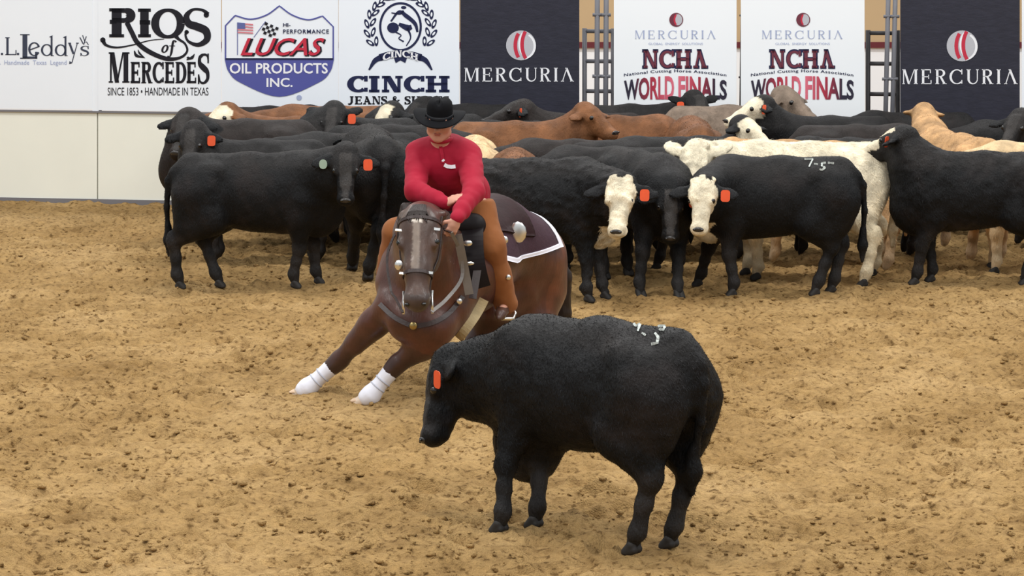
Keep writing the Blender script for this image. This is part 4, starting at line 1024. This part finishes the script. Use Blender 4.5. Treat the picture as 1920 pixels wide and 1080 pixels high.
# head, low and square to the camera
hp = h_(789, 405, 14.86); hm = h_(782, 560, 14.58)
hh = nz(hm - hp); hs_ = nz(np.cross(np.array([-0.05, 0, 1.0]), hh)); hc = np.cross(hh, hs_)
HHR = np.stack([hh, hs_, hc], 1)
HSC = 1.14
HH = lambda a, b, c: hp + HHR @ (np.array([a, b * 1.04, c]) * HSC)
hb.el(HH(0.08, 0, 0), (0.160, 0.128, 0.120), HHR, 0.05, 5)
hb.rc(HH(0.08, 0, 0.01), HH(0.33, 0, 0.015), 0.112, 0.082, 0.04, 5)
hb.rc(HH(0.33, 0, 0.015), HH(0.47, 0, 0.0), 0.080, 0.070, 0.04, 5)
hb.el(HH(0.495, 0, 0.0), (0.068, 0.082, 0.066), HHR, 0.04, 6)
hb.rc(HH(0.36, 0, -0.05), HH(0.50, 0, -0.045), 0.052, 0.048, 0.04, 5)
for sy in (-1, 1):
    hb.el(HH(0.19, sy * 0.062, -0.06), (0.137, 0.051, 0.103), HHR, 0.04, 5)
    hb.el(HH(0.175, sy * 0.09, 0.045), (0.048, 0.027, 0.030), HHR, 0.025, 5)
    hb.el(HH(0.50, sy * 0.042, 0.03), (0.036, 0.025, 0.025), HHR, 0.02, 6)
    e0 = HH(0.0, sy * 0.075, -0.01); e1 = HH(-0.055, sy * 0.125, -0.11); ed = nz(e1 - e0)
    hb.rc(e0, (e0 + e1) / 2, 0.028, 0.03, 0.03, 5); hb.rc((e0 + e1) / 2, e1, 0.03, 0.008, 0.02, 5)
V, Q = hb.mesh(0.014, rough=0.002, rscale=0.05)
ids = hb.nearest(V); n = fnoise(V, 0.12, 5); n2 = fnoise(V, 0.3, 8)
C = BAY * (1 + 0.12 * n[:, None]) * np.ones((len(V), 1))
mixc = lambda C, m, c: C * (1 - np.clip(m, 0, 1)[:, None]) + c * np.clip(m, 0, 1)[:, None]
C = mixc(C, 0.6 * (V[:, 1] > 0.45) + 0.2 * n2, BAYL)
lg = (ids == 3) | (ids == 4)
C = mixc(C, np.where(lg, 1.15 - V[:, 2] / 0.5, 0), BAYD * .8)
C = mixc(C, np.where(lg, 0.14 - V[:, 2], 0) * 12, np.array(lin(200, 180, 160)))
C = mixc(C, ((ids == 5) | (ids == 6)) * 0.85, HFACE)
hq = (V - hp) @ HHR
C = mixc(C, ((ids == 5) & (np.abs(hq[:, 1]) < 0.033 + .004 * n) & (hq[:, 0] > 0.045) & (hq[:, 0] < 0.095) & (hq[:, 2] > 0)) * 1.0, np.array(lin(206, 196, 184)))
C = mixc(C, ((ids == 5) & (np.abs(hq[:, 1]) < 0.026) & (hq[:, 0] > 0.09) & (hq[:, 0] < 0.40) & (hq[:, 2] > 0)) * 0.42, np.array(lin(160, 146, 132)))
C = mixc(C, (ids == 6) * 0.55, np.array(lin(58, 50, 48)))
horse = empty('horse', HO); tag(horse, 'bay horse crouched in a turn with white leg boots, under the person in red', 'horse')
mesh_obj('body', V, Q, M_HORSE, horse, col=C)
for sy in (-1, 1):
    put('eye', EYE_ME, horse, HH(0.178, sy * 0.093, 0.046), HHR, (1.3,) * 3)
    put('nostril', NOSTRIL_ME, horse, HH(0.535, sy * 0.045, 0.038), HHR, (1.2, 1.4, 1.2))
M_BOOTW = mat_new('neoprene_white', lin(228, 228, 238), rough=0.65, bump=0.2, bscale=30)
for k_ in 'ab':
    p = [h_(*q) for q in LEGS[k_]]; d = nz(p[3] - p[2]); d2 = nz(p[4] - p[3]); L = np.linalg.norm(p[3] - p[2])
    bb = Blob(); bb.rc(p[2] + d * .06, p[3] - d * .05, 0.056, 0.047, 0.03); bb.rc(p[3] - d * .05, p[3], 0.048, 0.060, 0.03); bb.rc(p[3], p[3] + d2 * .03, 0.062, 0.052, 0.03)
    def cp(X, Y, Z, a=p[2] + d * .065, d=d): return -((X - a[0]) * d[0] + (Y - a[1]) * d[1] + (Z - a[2]) * d[2])
    V, Q = bb.mesh(0.009, clip=cp); bt = mesh_obj('leg_boot', V, Q, M_BOOTW, horse)
    bt['label'] = 'white leg boot'
    for t in (0.35, 0.62, 0.9):
        rg = []
        a = nz(np.cross(d, [0, 1, 0])); c_ = np.cross(d, a); ctr = p[2] + d * (0.07 + (L - .07) * t)
        for q in np.linspace(0, 2 * math.pi, 17): rg.append(ctr + (a * math.cos(q) + c_ * math.sin(q)) * 0.0535)
        tube('boot_strap', rg, 0.005, mat_new('strap_grey', lin(186, 188, 200)) if t == .35 and k_ == 'a' else bpy.data.materials['strap_grey'], bt, 6)
    # hoof: rounded cone set under the pastern
    hbb = Blob(); e = p[4] + d2 * .03; hbb.rc(p[4] + d2 * .01, p[4] + d2 * .06 + np.array([-.02, -.01, -.035]), 0.042, 0.056, 0.02)
    zz = max(0.0, (p[4] + d2 * .06)[2] - .075)
    V, Q = hbb.mesh(0.009, clip=lambda X, Y, Z, z=zz: (z - Z) + 0 * X + 0 * Y); mesh_obj('hoof', V, Q, M_HOOFL, horse)
for p in (hl[-1], hr[-1]):
    hbb = Blob(); hbb.rc(p, p + np.array([-.03, -.04, -.05]), 0.045, 0.055, 0.02)
    V, Q = hbb.mesh(0.010, clip=lambda X, Y, Z: (0.002 - Z) + 0 * X + 0 * Y); mesh_obj('hoof', V, Q, M_HOOF, horse)
def surf_late(p, d, off):
    T = np.linspace(0, 0.4, 200); f = hb.at(p + d * T[:, None]); k = np.nonzero(f > 0)[0]; return p + d * (T[k[0]] + off)
# mane and forelock: strands laid over the crest
M_MANE = mat_new('mane_hair', lin(40, 30, 26), rough=0.5, bump=0.6, bscale=50, stretch=(1, 1, .2))
mb = Blob()
for k in range(22):
    t = k / 21; base = h_(812 - 24 * t, 396 + 6 * t, 15.45 - .5 * t); dn = h_(748 + 2 * t + 6 * math.sin(k * 2.1), 436 + 26 * math.sin(k * 1.3), 15.3 - .38 * t)
    mid_ = (base + dn) / 2 + np.array([-.04, 0, .06]); mb.chain([base, mid_, dn], [0.030, 0.026, 0.009], 0.012)
for k in range(7):
    pass
V, Q = mb.mesh(0.011); mesh_obj('mane', V, Q, M_MANE, horse)
fb = Blob()
for k in range(13):
    o_ = (k - 6) * .0075; q0 = surf_late(HH(-0.035, o_ * .7, 0.0), hc, .002); q1 = surf_late(HH(0.02, o_, 0.0), hc, .008); q2 = surf_late(HH(0.055 + .012 * ((k * 5) % 4), o_ * 1.5, 0.0), hc, .006)
    fb.chain([q0, q1, q2], [0.009, 0.0075, 0.003], 0.004)
V, Q = fb.mesh(0.0045); mesh_obj('forelock', V, Q, M_MANE, horse)
tb = Blob(); tb.chain([h_(1040, 470, 16.75), h_(1056, 520, 16.85), h_(1052, 590, 16.9), h_(1040, 650, 16.85)], [0.04, 0.06, 0.07, 0.02], 0.03)
V, Q = tb.mesh(0.014, rough=.006, rscale=.03); mesh_obj('tail', V, Q, M_MANE, horse)
# bridle with silver buckles
M_LEA = mat_new('tack_leather_dark', lin(48, 32, 28), rough=0.45, spec=0.5, noise=0.3, nscale=20, bump=.2, bscale=50)
M_LEAG = mat_new('tack_leather_worn', lin(122, 116, 112), rough=0.5, spec=0.5, noise=0.2, nscale=14)
M_SILVER = mat_new('tack_silver', (0.86, 0.85, 0.82), rough=0.28, metal=1.0)
br = empty('bridle', HO + hp); tag(br, 'dark leather bridle with silver buckles on the horse\'s head', 'bridle')
def surf(b, p, d, off=0.006):
    """move p along d until the surface of b, then off outward"""
    p = np.array(p, float); T = np.linspace(0, 0.6, 240); f = b.at(p + d * T[:, None]); k = np.nonzero(f > 0)[0]
    return p + d * (T[k[0]] if len(k) else 0) + d * off
headb = Blob(); headb.p = [q for q in hb.p if q[6] in (5, 6)]
def head_ring(a, c0, n=25, lo=-150, hi=150, r=.007):
    pts = []
    for q in np.radians(np.linspace(lo, hi, n)):
        d = HHR @ np.array([0, math.sin(q), math.cos(q)]); pts.append(surf(headb, HH(a, 0, c0), d, .004))
    return pts
def strap(name, pts, w, th, nrm, mat, parent, org):
    """flat leather strap of width w along pts"""
    V, Fc = [], []; pts = [np.array(p, float) for p in pts]
    for i, p in enumerate(pts):
        d = nz(pts[min(i + 1, len(pts) - 1)] - pts[max(i - 1, 0)])
        nn = nrm[i] if isinstance(nrm, list) and not np.isscalar(nrm[0]) else np.array(nrm, float)
        s_ = nz(np.cross(d, nn)); m = nz(np.cross(s_, d))
        for a, b in ((-1, 1), (1, 1), (1, -1), (-1, -1)): V.append(p + s_ * a * w / 2 + m * b * th / 2 - org)
    for i in range(len(pts) - 1):
        for k in range(4): Fc.append((4 * i + k, 4 * i + (k + 1) % 4, 4 * i + 4 + (k + 1) % 4, 4 * i + 4 + k))
    Fc += [(3, 2, 1, 0), tuple(len(V) - 4 + k for k in range(4))]
    return mesh_obj(name, V, Fc, mat, parent, smooth=False)
def ring_strap(name, pts, w, mat, ctr):
    return strap(name, pts, w, 0.006, [nz(p - ctr) for p in pts], mat, br, hp)
ring_strap('noseband', head_ring(0.36, 0.0), 0.022, M_LEA, HH(.36, 0, 0))
ring_strap('browband', head_ring(0.055, 0.0, lo=-100, hi=100), 0.02, M_LEA, HH(.055, 0, 0))
for sy in (-1, 1):
    pts = [surf(headb, HH(a, 0, -0.02), HHR @ np.array([0, sy * 1.0, 0]), .005) for a in np.linspace(0.0, 0.47, 12)]
    strap('cheekpiece', pts, 0.02, 0.006, HHR @ np.array([0, sy * 1.0, 0]), M_LEA, br, hp)
    for a, w in ((0.11, .045), (0.36, .04)):
        q = surf(headb, HH(a, 0, 0.03), HHR @ nz(np.array([0, sy * 1.0, .35])), .010)
        d = HHR @ np.array([0.25 * sy, -sy * .3, 1.0]); s2 = HHR @ np.array([0.15, 1.0, 0.0])
        strap('buckle', [q - s2 * w / 2, q + s2 * w / 2], .016, .006, d, M_SILVER, br, hp)['label'] = 'silver bridle buckle'
    q = surf(headb, HH(.46, 0, -.02), HHR @ np.array([0, sy * 1.0, 0]), .012)
    tube('bit_shank', [q - hh * .03 - hp, q + hh * .05 - hp, q + hh * .11 - hc * .03 - hp], .008, M_SILVER, br)
# reins from the bit back to the hand
qL = surf(headb, HH(.46, 0, -.02), hs_, .012) + hh * .11; qR = surf(headb, HH(.46, 0, -.02), -hs_, .012) + hh * .11
handp = h_(846, 436, 14.82)
rn = [qL, h_(838, 560, 14.85), h_(866, 520, 15.0), h_(862, 470, 14.98), handp]
strap('rein', catmull(rn, 6), .022, .006, [0, -1, .2], M_LEAG, br, hp)
rn = [qR, h_(742, 560, 14.78), h_(732, 540, 14.9), h_(728, 470, 15.0), h_(770, 408, 15.02), handp]
strap('rein', catmull(rn, 6), .016, .006, [0, -.4, 1], M_LEA, br, hp)
# breast collar and the wide worn strap at the near side
bc = empty('breast_collar', HO); tag(bc, 'dark breast collar with a round brass ring across the horse\'s chest', 'breast collar')
def on_body(px, py, off=0.012, D0=14.2):
    a = h_(px, py, D0); b = h_(px, py, D0 + 3.2); T = np.linspace(0, 1, 900); f = hb.at(a + (b - a) * T[:, None]); k = np.nonzero(f < off)[0]
    return a + (b - a) * T[k[0]] if len(k) else None
def body_strap(name, img, w, mat, parent, off=0.012, th=.008, view=None):
    pts = [on_body(x, y, off) for x, y in catmull([np.array(q, float) for q in img], 5)]; pts = [p for p in pts if p is not None]
    for _ in range(4): pts = [pts[0]] + [(pts[i - 1] + pts[i] * 2 + pts[i + 1]) / 4 for i in range(1, len(pts) - 1)] + [pts[-1]]
    return strap(name, pts, w, th, [0, -1, .25], mat, parent, np.zeros(3))
body_strap('collar_strap', [(868, 556), (842, 588), (810, 606), (776, 612)], .030, M_LEA, bc)
body_strap('collar_strap', [(774, 612), (740, 596), (712, 570)], .030, M_LEA, bc)
q = on_body(775, 611, .022); put('ring', sphere_mesh('ring', 0.026, mat_new('brass', lin(170, 150, 100), rough=.35, metal=1.0)), bc, q, None, (1, .5, 1))
# ------------------------------------------------------------------ saddle pad
hdg = nz(h_(860, 470, 15.6) - h_(1000, 495, 16.5)); hdg[2] = 0; hdg = nz(hdg)
upb = nz(np.array([0.12, 0.0, 1.0])); upb = nz(upb - hdg * (upb @ hdg)); lf = np.cross(upb, hdg)
ax0, ax1 = h_(905, 478, 15.86), h_(995, 500, 16.52)
def on_barrel(s, phi, off):
    p = ax0 + (ax1 - ax0) * s; d = upb * math.cos(phi) + lf * math.sin(phi); return surf(hbar, p, d, off)
hbar = Blob(); hbar.p = [q for q in hb.p if q[6] == 1]
def patch(name, s0, s1, f0, f1, off, th, mat, parent, ns=24, nf=40, shape=None, lab=None):
    V = []
    for lay in (off, off - th):
        for i in range(ns):
            for j in range(nf):
                u, v = i / (ns - 1), j / (nf - 1); s, f = s0 + (s1 - s0) * u, f0 + (f1 - f0) * v
                if shape: s, f = shape(s, f, u, v)
                V.append(on_barrel(s, math.radians(f), lay))
    Fc = []; N = ns * nf
    for i in range(ns - 1):
        for j in range(nf - 1):
            a = i * nf + j; Fc.append((a, a + 1, a + nf + 1, a + nf)); Fc.append((N + a, N + a + nf, N + a + nf + 1, N + a + 1))
    for i in range(ns - 1):
        for j in (0, nf - 1): a = i * nf + j; Fc.append((a, a + nf, N + a + nf, N + a))
    for j in range(nf - 1):
        for i in (0, ns - 1): a = i * nf + j; Fc.append((a, a + 1, N + a + 1, N + a))
    o = mesh_obj(name, V, Fc, mat, parent)
    if lab: o['label'] = lab
    return o
M_PAD = mat_new('pad_wool_maroon', lin(64, 42, 52), rough=0.85, noise=.25, nscale=30, bump=.3, bscale=70)
M_PADW = mat_new('pad_binding_white', lin(232, 230, 240), rough=0.7)
pad = empty('saddle_pad', HO); tag(pad, 'dark maroon saddle pad with white binding over the horse\'s loin', 'saddle pad')
def padf(s, f, u, v):
    fm = 92 - 34 * max(0, min(1, (s + .1) / .95)); return s, -85 + (f + 85) / 171 * (fm + 85)
patch('blanket', -0.55, 0.80, -85, 82, .030, .018, M_PAD, pad, shape=padf)
patch('binding', 0.80, 0.87, -85, 86, .034, .024, M_PADW, pad, ns=4, shape=padf, lab='white binding along the rear edge')
patch('binding', -0.55, 0.87, 80, 86, .034, .024, M_PADW, pad, nf=4, shape=padf, lab='white binding along the lower edge')
# ------------------------------------------------------------------ saddle
M_SAD = mat_new('saddle_leather', lin(42, 20, 22), rough=0.6, spec=.15, noise=.35, nscale=12, bump=.2, bscale=40)
M_SADB = mat_new('saddle_leather_black', lin(26, 20, 22), rough=0.55, spec=.2, noise=.35, nscale=12)
sad = empty('saddle', HO); tag(sad, 'dark western saddle with silver plates under the rider', 'saddle')
patch('skirt', -0.50, 0.34, -62, 52, .050, .020, M_SAD, sad)
sb = Blob(); sb.rc(h_(905, 400, 16.15), h_(935, 418, 16.2), .05, .045, .05); sb.rc(h_(905, 400, 16.15), h_(862, 405, 16.1), .05, .045, .05)
sb.el(h_(892, 412, 15.85), (.17, .26, .06), k=.06); V, Q = sb.mesh(.012); mesh_obj('seat', V, Q, M_SAD, sad)
sb = Blob(); sb.rc(h_(845, 420, 15.42), h_(888, 424, 15.45), .085, .085, .06); sb.rc(h_(864, 420, 15.42), h_(862, 392, 15.36), .03, .022, .03); sb.el(h_(862, 388, 15.35), (.036, .036, .014), k=.02)
V, Q = sb.mesh(.010); mesh_obj('horn', V, Q, M_SADB, sad)
body_strap('fender', [(886, 425), (886, 470), (892, 510), (900, 540)], .14, M_SADB, sad, off=.05, th=.012)
body_strap('breast_tie', [(858, 440), (866, 480), (874, 520), (880, 552)], .055, M_LEAG, sad, off=.075, th=.008)['label'] = 'grey worn leather strap'
body_strap('latigo', [(900, 470), (893, 520), (886, 560)], .05, M_LEA, sad, off=.06, th=.008)
body_strap('cinch', [(905, 560), (892, 585), (876, 608), (858, 632)], .085, mat_new('cinch_mohair', lin(176, 156, 118), rough=.85, bump=.4, bscale=60), sad, off=.016, th=.014)['label'] = 'cream cinch'
for (x, y, r, sc) in ((971, 436, .058, (1, .22, 1.25)), (945, 450, .028, (1, .4, 1)), (877, 456, .02, (1.5, .4, 1)), (880, 494, .016, (2, .4, .8)), (861, 565, .02, (1, .5, 1)), (953, 520, .018, (1, .5, 1)), (748, 497, .03, (.9, .5, 1.1))):
    q = on_body(x, y, .062 if x > 940 or 870 < x < 890 else .03)
    if q is not None: put('concho', sphere_mesh('concho', r, M_SILVER), sad, q, None, sc)['label'] = 'silver concho'
# stirrup on the near side
stp = h_(948, 590, 15.55)
pts = [h_(938, 560, 15.58), h_(932, 588, 15.5), h_(940, 598, 15.47), h_(962, 598, 15.5), h_(966, 588, 15.55), h_(950, 560, 15.6)]
tube('stirrup', pts, .012, M_SILVER, sad, 8)
st = strap('stirrup_leather', [h_(932, 480, 15.66), h_(944, 560, 15.6)], .05, .008, [0, -1, 0], M_SADB, sad, np.zeros(3))

# ------------------------------------------------------------------ rider
RO = np.array([XW(880, 15.7), 15.7, 0.0]); r3 = mk(RO)
M_SKIN = mat_new('skin', lin(200, 146, 124), rough=.5, spec=.35, noise=.07, nscale=12)
M_SHIRT = mat_new('shirt_red', lin(158, 14, 44), rough=.8, sheen=.03, noise=.1, nscale=5, bump=.25, bscale=14)
M_CHAP = mat_new('chaps_suede', lin(138, 84, 44), rough=.85, sheen=.05, noise=.18, nscale=7, bump=.25, bscale=18)
M_HATM = mat_new('hat_felt_black', lin(15, 15, 18), rough=.85, sheen=.0, spec=.12)
M_BOOT = mat_new('boot_leather', lin(74, 48, 38), rough=.4, spec=.5, noise=.25, nscale=12)
M_LIP = mat_new('lip', lin(176, 104, 92), rough=.5); M_HAIR = mat_new('hair_brown', lin(70, 50, 36), rough=.7, bump=.5, bscale=80)
J = dict(pel=r3(884, 405, 15.78), waist=r3(868, 360, 15.68), chest=r3(836, 305, 15.52), nb=r3(827, 264, 15.45), hd=r3(824, 236, 15.36),
  sr=r3(784, 286, 15.52), er=r3(779, 358, 15.25), wr=r3(836, 381, 15.04), sl=r3(880, 292, 15.50), el=r3(888, 360, 15.16), wl=r3(856, 410, 14.86),
  hl=r3(898, 394, 15.58), kl=r3(921, 462, 15.46), al=r3(948, 568, 15.58), tl=r3(938, 590, 15.42), hr=r3(852, 408, 15.78), kr=r3(745, 436, 15.42), ar=r3(727, 512, 15.5), tr=r3(719, 527, 15.32))
SC = 1.0
pb = Blob()
pb.el(J['pel'], (.15, .12, .12), k=.06, id=1); pb.el(J['waist'], (.135, .10, .12), k=.06, id=1)
pb.el(J['chest'], (.165, .115, .17), k=.07, id=1); pb.rc(J['sr'] * .8 + J['sl'] * .2, J['sl'] * .8 + J['sr'] * .2, .085, .085, .07, 1)
pb.rc(J['waist'], J['chest'], .12, .13, .06, 1); pb.rc(J['nb'] + np.array([0, .02, -.05]), J['hd'], .062, .055, .04, 2)
for a, b, c in (('sr', 'er', 'wr'), ('sl', 'el', 'wl')):
    pb.chain([J[a], J[b], J[c]], [.058, .043, .027], .03, 3)
for a, b, c, d in (('hl', 'kl', 'al', 'tl'), ('hr', 'kr', 'ar', 'tr')):
    pb.chain([J[a], J[b], J[c]], [.088, .058, .040], .04, 4); pb.rc(J[c], J[c] * .4 + J[d] * .6, .034, .026, .03, 4)
# head: frame f forward, s the rider's left, u up
fw = nz([-0.10, -1.0, -0.22]); sf = nz(np.cross([0.05, 0, 1.0], fw)); uf = np.cross(fw, sf); FR = np.stack([sf, fw, uf], 1)
hc0 = J['hd'] + np.array([0, 0, .045])
FH = lambda s, f, u: hc0 + FR @ np.array([s, f, u])
pb.el(FH(0, -.012, .02), (.078, .098, .092), FR, .03, 5); pb.el(FH(0, .022, -.055), (.062, .066, .068), FR, .04, 5)
pb.el(FH(0, .062, -.108), (.026, .022, .020), FR, .03, 5)
pb.rc(FH(0, .083, -.008), FH(0, .108, -.045), .012, .0165, .015, 5); pb.el(FH(0, .10, -.050), (.020, .012, .010), FR, .01, 5)
pb.el(FH(0, .086, -.078), (.026, .011, .010), FR, .012, 5)
for s in (-1, 1):
    pb.el(FH(s * .045, .055, -.042), (.024, .025, .024), FR, .03, 5); pb.el(FH(s * .034, .078, .018), (.026, .010, .009), FR, .015, 5)
    pb.el(FH(s * .080, -.008, -.02), (.010, .020, .032), FR, .012, 5)
    pb.rc(FH(s * .055, .01, -.085), FH(s * .012, .065, -.112), .022, .018, .03, 5)
def hand(b, wrist, d, n, side, curl=1.0, sc=1.0):
    """d wrist->knuckles, n palm normal, side = direction of the thumb"""
    d = nz(d); n = nz(n - d * (n @ d)); t = nz(np.cross(d, n)) * side; s = 0.98 * sc
    b.el(wrist + d * .045 * s, (.040 * s, .050 * s, .016 * s), np.stack([t, d, n], 1), .02, 6)
    b.rc(wrist, wrist + d * .04 * s, .026, .022, .02, 6)
    for i, (o, L, r) in enumerate(((.031, .9, .0095), (.011, 1.0, .0098), (-.010, .94, .0092), (-.030, .76, .0084))):
        k = wrist + d * (.086 - .004 * abs(i - 1)) * s + t * o * s; a = .45 * curl + .06 * i
        for j, l in enumerate((.042, .027, .021)):
            dr = d * math.cos(a) + n * math.sin(a); e = k + dr * l * L * s; b.rc(k, e, r * s * (1 - .07 * j), r * s * (.95 - .08 * j), .006, 6); k = e; a += .85 * curl
    k = wrist + d * .028 * s + t * .032 * s; dr = nz(d * .55 + t * .75 + n * .35)
    for j, l in enumerate((.034, .030, .024)):
        e = k + dr * l * s; b.rc(k, e, .0125 * s * (1 - .08 * j), .0115 * s * (1 - .1 * j), .008, 6); k = e; dr = nz(dr + d * .35 - t * .25 + n * .25)
hand(pb, J['wr'], np.array([.85, -.15, .42]), np.array([.2, .5, -1.0]), 1, 1.0)
hand(pb, J['wl'], np.array([-.38, -.12, -.92]), np.array([-.25, .95, 0]), -1, 1.15)
V, Q = pb.mesh(0.0062)
rider = empty('person', RO); tag(rider, 'person in a black hat, red shirt and tan chaps leaning forward on the bay horse', 'person')
mesh_obj('body', V, Q, M_SKIN, rider)
eyeb = sphere_mesh('eye', .0125, mat_new('eye_white', lin(215, 205, 198), rough=.25), 12); iris = sphere_mesh('iris', .0065, M_EYE, 10)
for s in (-1, 1):
    e = put('eye', eyeb, rider, FH(s * .032, .072, .004), FR); put('iris', iris, e, (0, .0085, -.001))
lb = Blob(); lb.rc(FH(-.018, .093, -.073), FH(.018, .093, -.073), .0045, .0045, .004); lb.rc(FH(-.014, .093, -.081), FH(.014, .093, -.081), .005, .005, .004)
V, Q = lb.mesh(.003); mesh_obj('mouth', V, Q, M_LIP, rider)
hbk = Blob(); hbk.el(FH(0, -.035, .015), (.083, .085, .085), FR, .02); V, Q = hbk.mesh(.01, rough=.003, rscale=.02, clip=lambda X, Y, Z: ((X - FH(0, 0, 0)[0]) * fw[0] + (Y - FH(0, 0, 0)[1]) * fw[1] + (Z - FH(0, 0, 0)[2]) * fw[2]) - .012)
mesh_obj('hair', V, Q, M_HAIR, rider)
# shirt
sh = Blob()
sh.el(J['waist'], (.165, .125, .13), k=.07); sh.rc(J['waist'] + np.array([.03, .04, -.09]), J['waist'], .14, .145, .06)
sh.el(J['chest'], (.195, .14, .185), k=.08); sh.rc(J['waist'], J['chest'], .145, .155, .07)
sh.rc(J['sr'] * .86 + J['sl'] * .14, J['sl'] * .86 + J['sr'] * .14, .092, .092, .07)
for a, b, c in (('sr', 'er', 'wr'), ('sl', 'el', 'wl')):
    A, B, Cc = J[a], J[b], J[c]; sh.chain([A, B, Cc * .93 + B * .07], [.082, .066, .043], .035); sh.rc(Cc * .90 + B * .10, Cc * .985 + B * .015, .040, .040, .01)
    for t in (.3, .5, .72): sh.el(A * (1 - t) + B * t, (.070, .070, .02), k=.03)
    for t in (.25, .5, .7): sh.el(B * (1 - t) + Cc * t, (.058, .05, .058), k=.02)
V, Q = sh.mesh(.0095, rough=.0055, rscale=.055, clip=lambda X, Y, Z: .062 - np.sqrt((X - J['nb'][0] - .0) ** 2 + (Y - J['nb'][1] + .02) ** 2 + (Z - J['nb'][2] - .045) ** 2))
shirt = mesh_obj('shirt', V, Q, M_SHIRT, rider)
rg = [J['nb'] + np.array([.066 * math.cos(q), .072 * math.sin(q) - .012, .018 + .018 * math.sin(q)]) for q in np.linspace(0, 2 * math.pi, 25)]
tube('collar', rg, .013, M_SHIRT, shirt, 8)
def on_shirt(px, py, off=.004):
    a = r3(px, py, 14.6); b = r3(px, py, 16.2); T = np.linspace(0, 1, 700); f = sh.at(a + (b - a) * T[:, None]); k = np.nonzero(f < off)[0]
    return a + (b - a) * T[k[0]] if len(k) else None
pts = [on_shirt(x, y, .007) for x, y in ((833, 309), (839, 312), (846, 313), (854, 312))]
strap('logo_patch', pts, .024, .004, [0, -1, .1], M_WHP, shirt, np.zeros(3))['label'] = 'white chest patch'
pts = [on_shirt(x, y, .007) for x, y in ((829, 303), (833, 299))]; strap('logo_patch', pts, .014, .004, [0, -1, .1], M_WHP, shirt, np.zeros(3))
pts = [on_shirt(x, y, .007) for x, y in ((826, 274), (829, 290), (831, 306))]; strap('placket', pts, .022, .004, [0, -1, .1], M_SHIRT, shirt, np.zeros(3))
# chaps
cb = Blob()
cb.el(J['pel'] + np.array([0, 0, -.01]), (.165, .14, .12), k=.06)
for a, b, c in (('hl', 'kl', 'al'), ('hr', 'kr', 'ar')):
    A, B, Cc = J[a], J[b], J[c]; bk = nz(np.cross(Cc - B, [0, 1, 0])) * (1 if b == 'kl' else -1)
    cb.chain([A, B, Cc], [.115, .088, .060], .06); cb.rc((B + Cc) / 2, Cc + (Cc - B) * .02, .076, .068, .05)
V, Q = cb.mesh(.0105, rough=.006, rscale=.07, clip=lambda X, Y, Z: Z - (J['pel'][2] + .135) + 0 * X + 0 * Y)
mesh_obj('chaps', V, Q, M_CHAP, rider)
bl = Blob(); bl.el(J['pel'] + np.array([-.01, -.02, .085]), (.160, .132, .022), k=.01); V, Q = bl.mesh(.009); mesh_obj('belt', V, Q, M_LEA, rider)
for a, t in (('al', 'tl'), ('ar', 'tr')):
    A, T_ = J[a], J[t]; bo = Blob(); bo.rc(A + np.array([0, 0, .06]), A + np.array([0, 0, -.02]), .05, .045, .03); bo.rc(A + np.array([0, .02, -.03]), T_, .042, .034, .03); bo.rc(T_, T_ + nz(T_ - A) * .05, .034, .022, .02)
    bo.rc(A + np.array([0, .03, -.03]), A + np.array([0, .03, -.065]), .03, .026, .015)
    V, Q = bo.mesh(.009); mesh_obj('boot', V, Q, M_BOOT, rider)
tube('spur', [J['al'] + np.array([.05, -.02, -.02]), J['al'] + np.array([.03, .06, -.03]), J['al'] + np.array([-.04, .04, -.03])], .008, M_SILVER, rider, 8)
# hat
hat = empty('hat', RO + FH(0, -.004, .012)); tag(hat, 'black felt cowboy hat on the rider\'s head', 'hat')
tl_ = nz([-0.10, -1.0, -0.24]); ts = nz(np.cross([0.06, 0, 1.0], tl_)); tu = np.cross(tl_, ts); TR = np.stack([ts, tl_, tu], 1)
def lathe(prof, nseg=48):
    V, Fc = [], []
    for (r, z, k) in prof:
        for j in range(nseg):
            a = 2 * math.pi * j / nseg; x, y = math.cos(a), math.sin(a)
            if k == 'c':      # crown: oval, pinched top
                V.append(TR @ np.array([r * x * (.88 if z < .10 else .80 - .12 * max(0, y)), r * y * 1.10, z - (.022 * max(0, 1 - abs(x) * 2.2) * (z > .10))]))
            else:             # brim: long front to back, sides curled up
                V.append(TR @ np.array([r * x * .98, r * y * 1.12, z + .30 * max(0, r - .10) * abs(x) ** 3 * 1.6 - .18 * max(0, r - .10) * abs(y) ** 2]))
    m = len(prof)
    for i in range(m - 1):
        for j in range(nseg):
            k = (j + 1) % nseg; Fc.append((i * nseg + j, i * nseg + k, (i + 1) * nseg + k, (i + 1) * nseg + j))
    Fc.append(tuple((m - 1) * nseg + j for j in range(nseg)))
    return V, Fc
V, Fc = lathe([(.090, -.006, 'b'), (.12, -.008, 'b'), (.168, -.006, 'b'), (.172, .0, 'b'), (.168, .004, 'b'), (.12, .002, 'b'), (.094, .004, 'b')]); mesh_obj('brim', V, Fc[:-1], M_HATM, hat)
V, Fc = lathe([(.097, .0, 'c'), (.096, .03, 'c'), (.094, .07, 'c'), (.088, .098, 'c'), (.074, .118, 'c'), (.045, .124, 'c'), (.012, .120, 'c')]); mesh_obj('crown', V, Fc, M_HATM, hat)
V, Fc = lathe([(.0985, .006, 'c'), (.0985, .026, 'c'), (.097, .027, 'c')]); mesh_obj('hat_band', V, Fc[:-1], mat_new('hat_band', lin(22, 22, 26), rough=.4), hat)
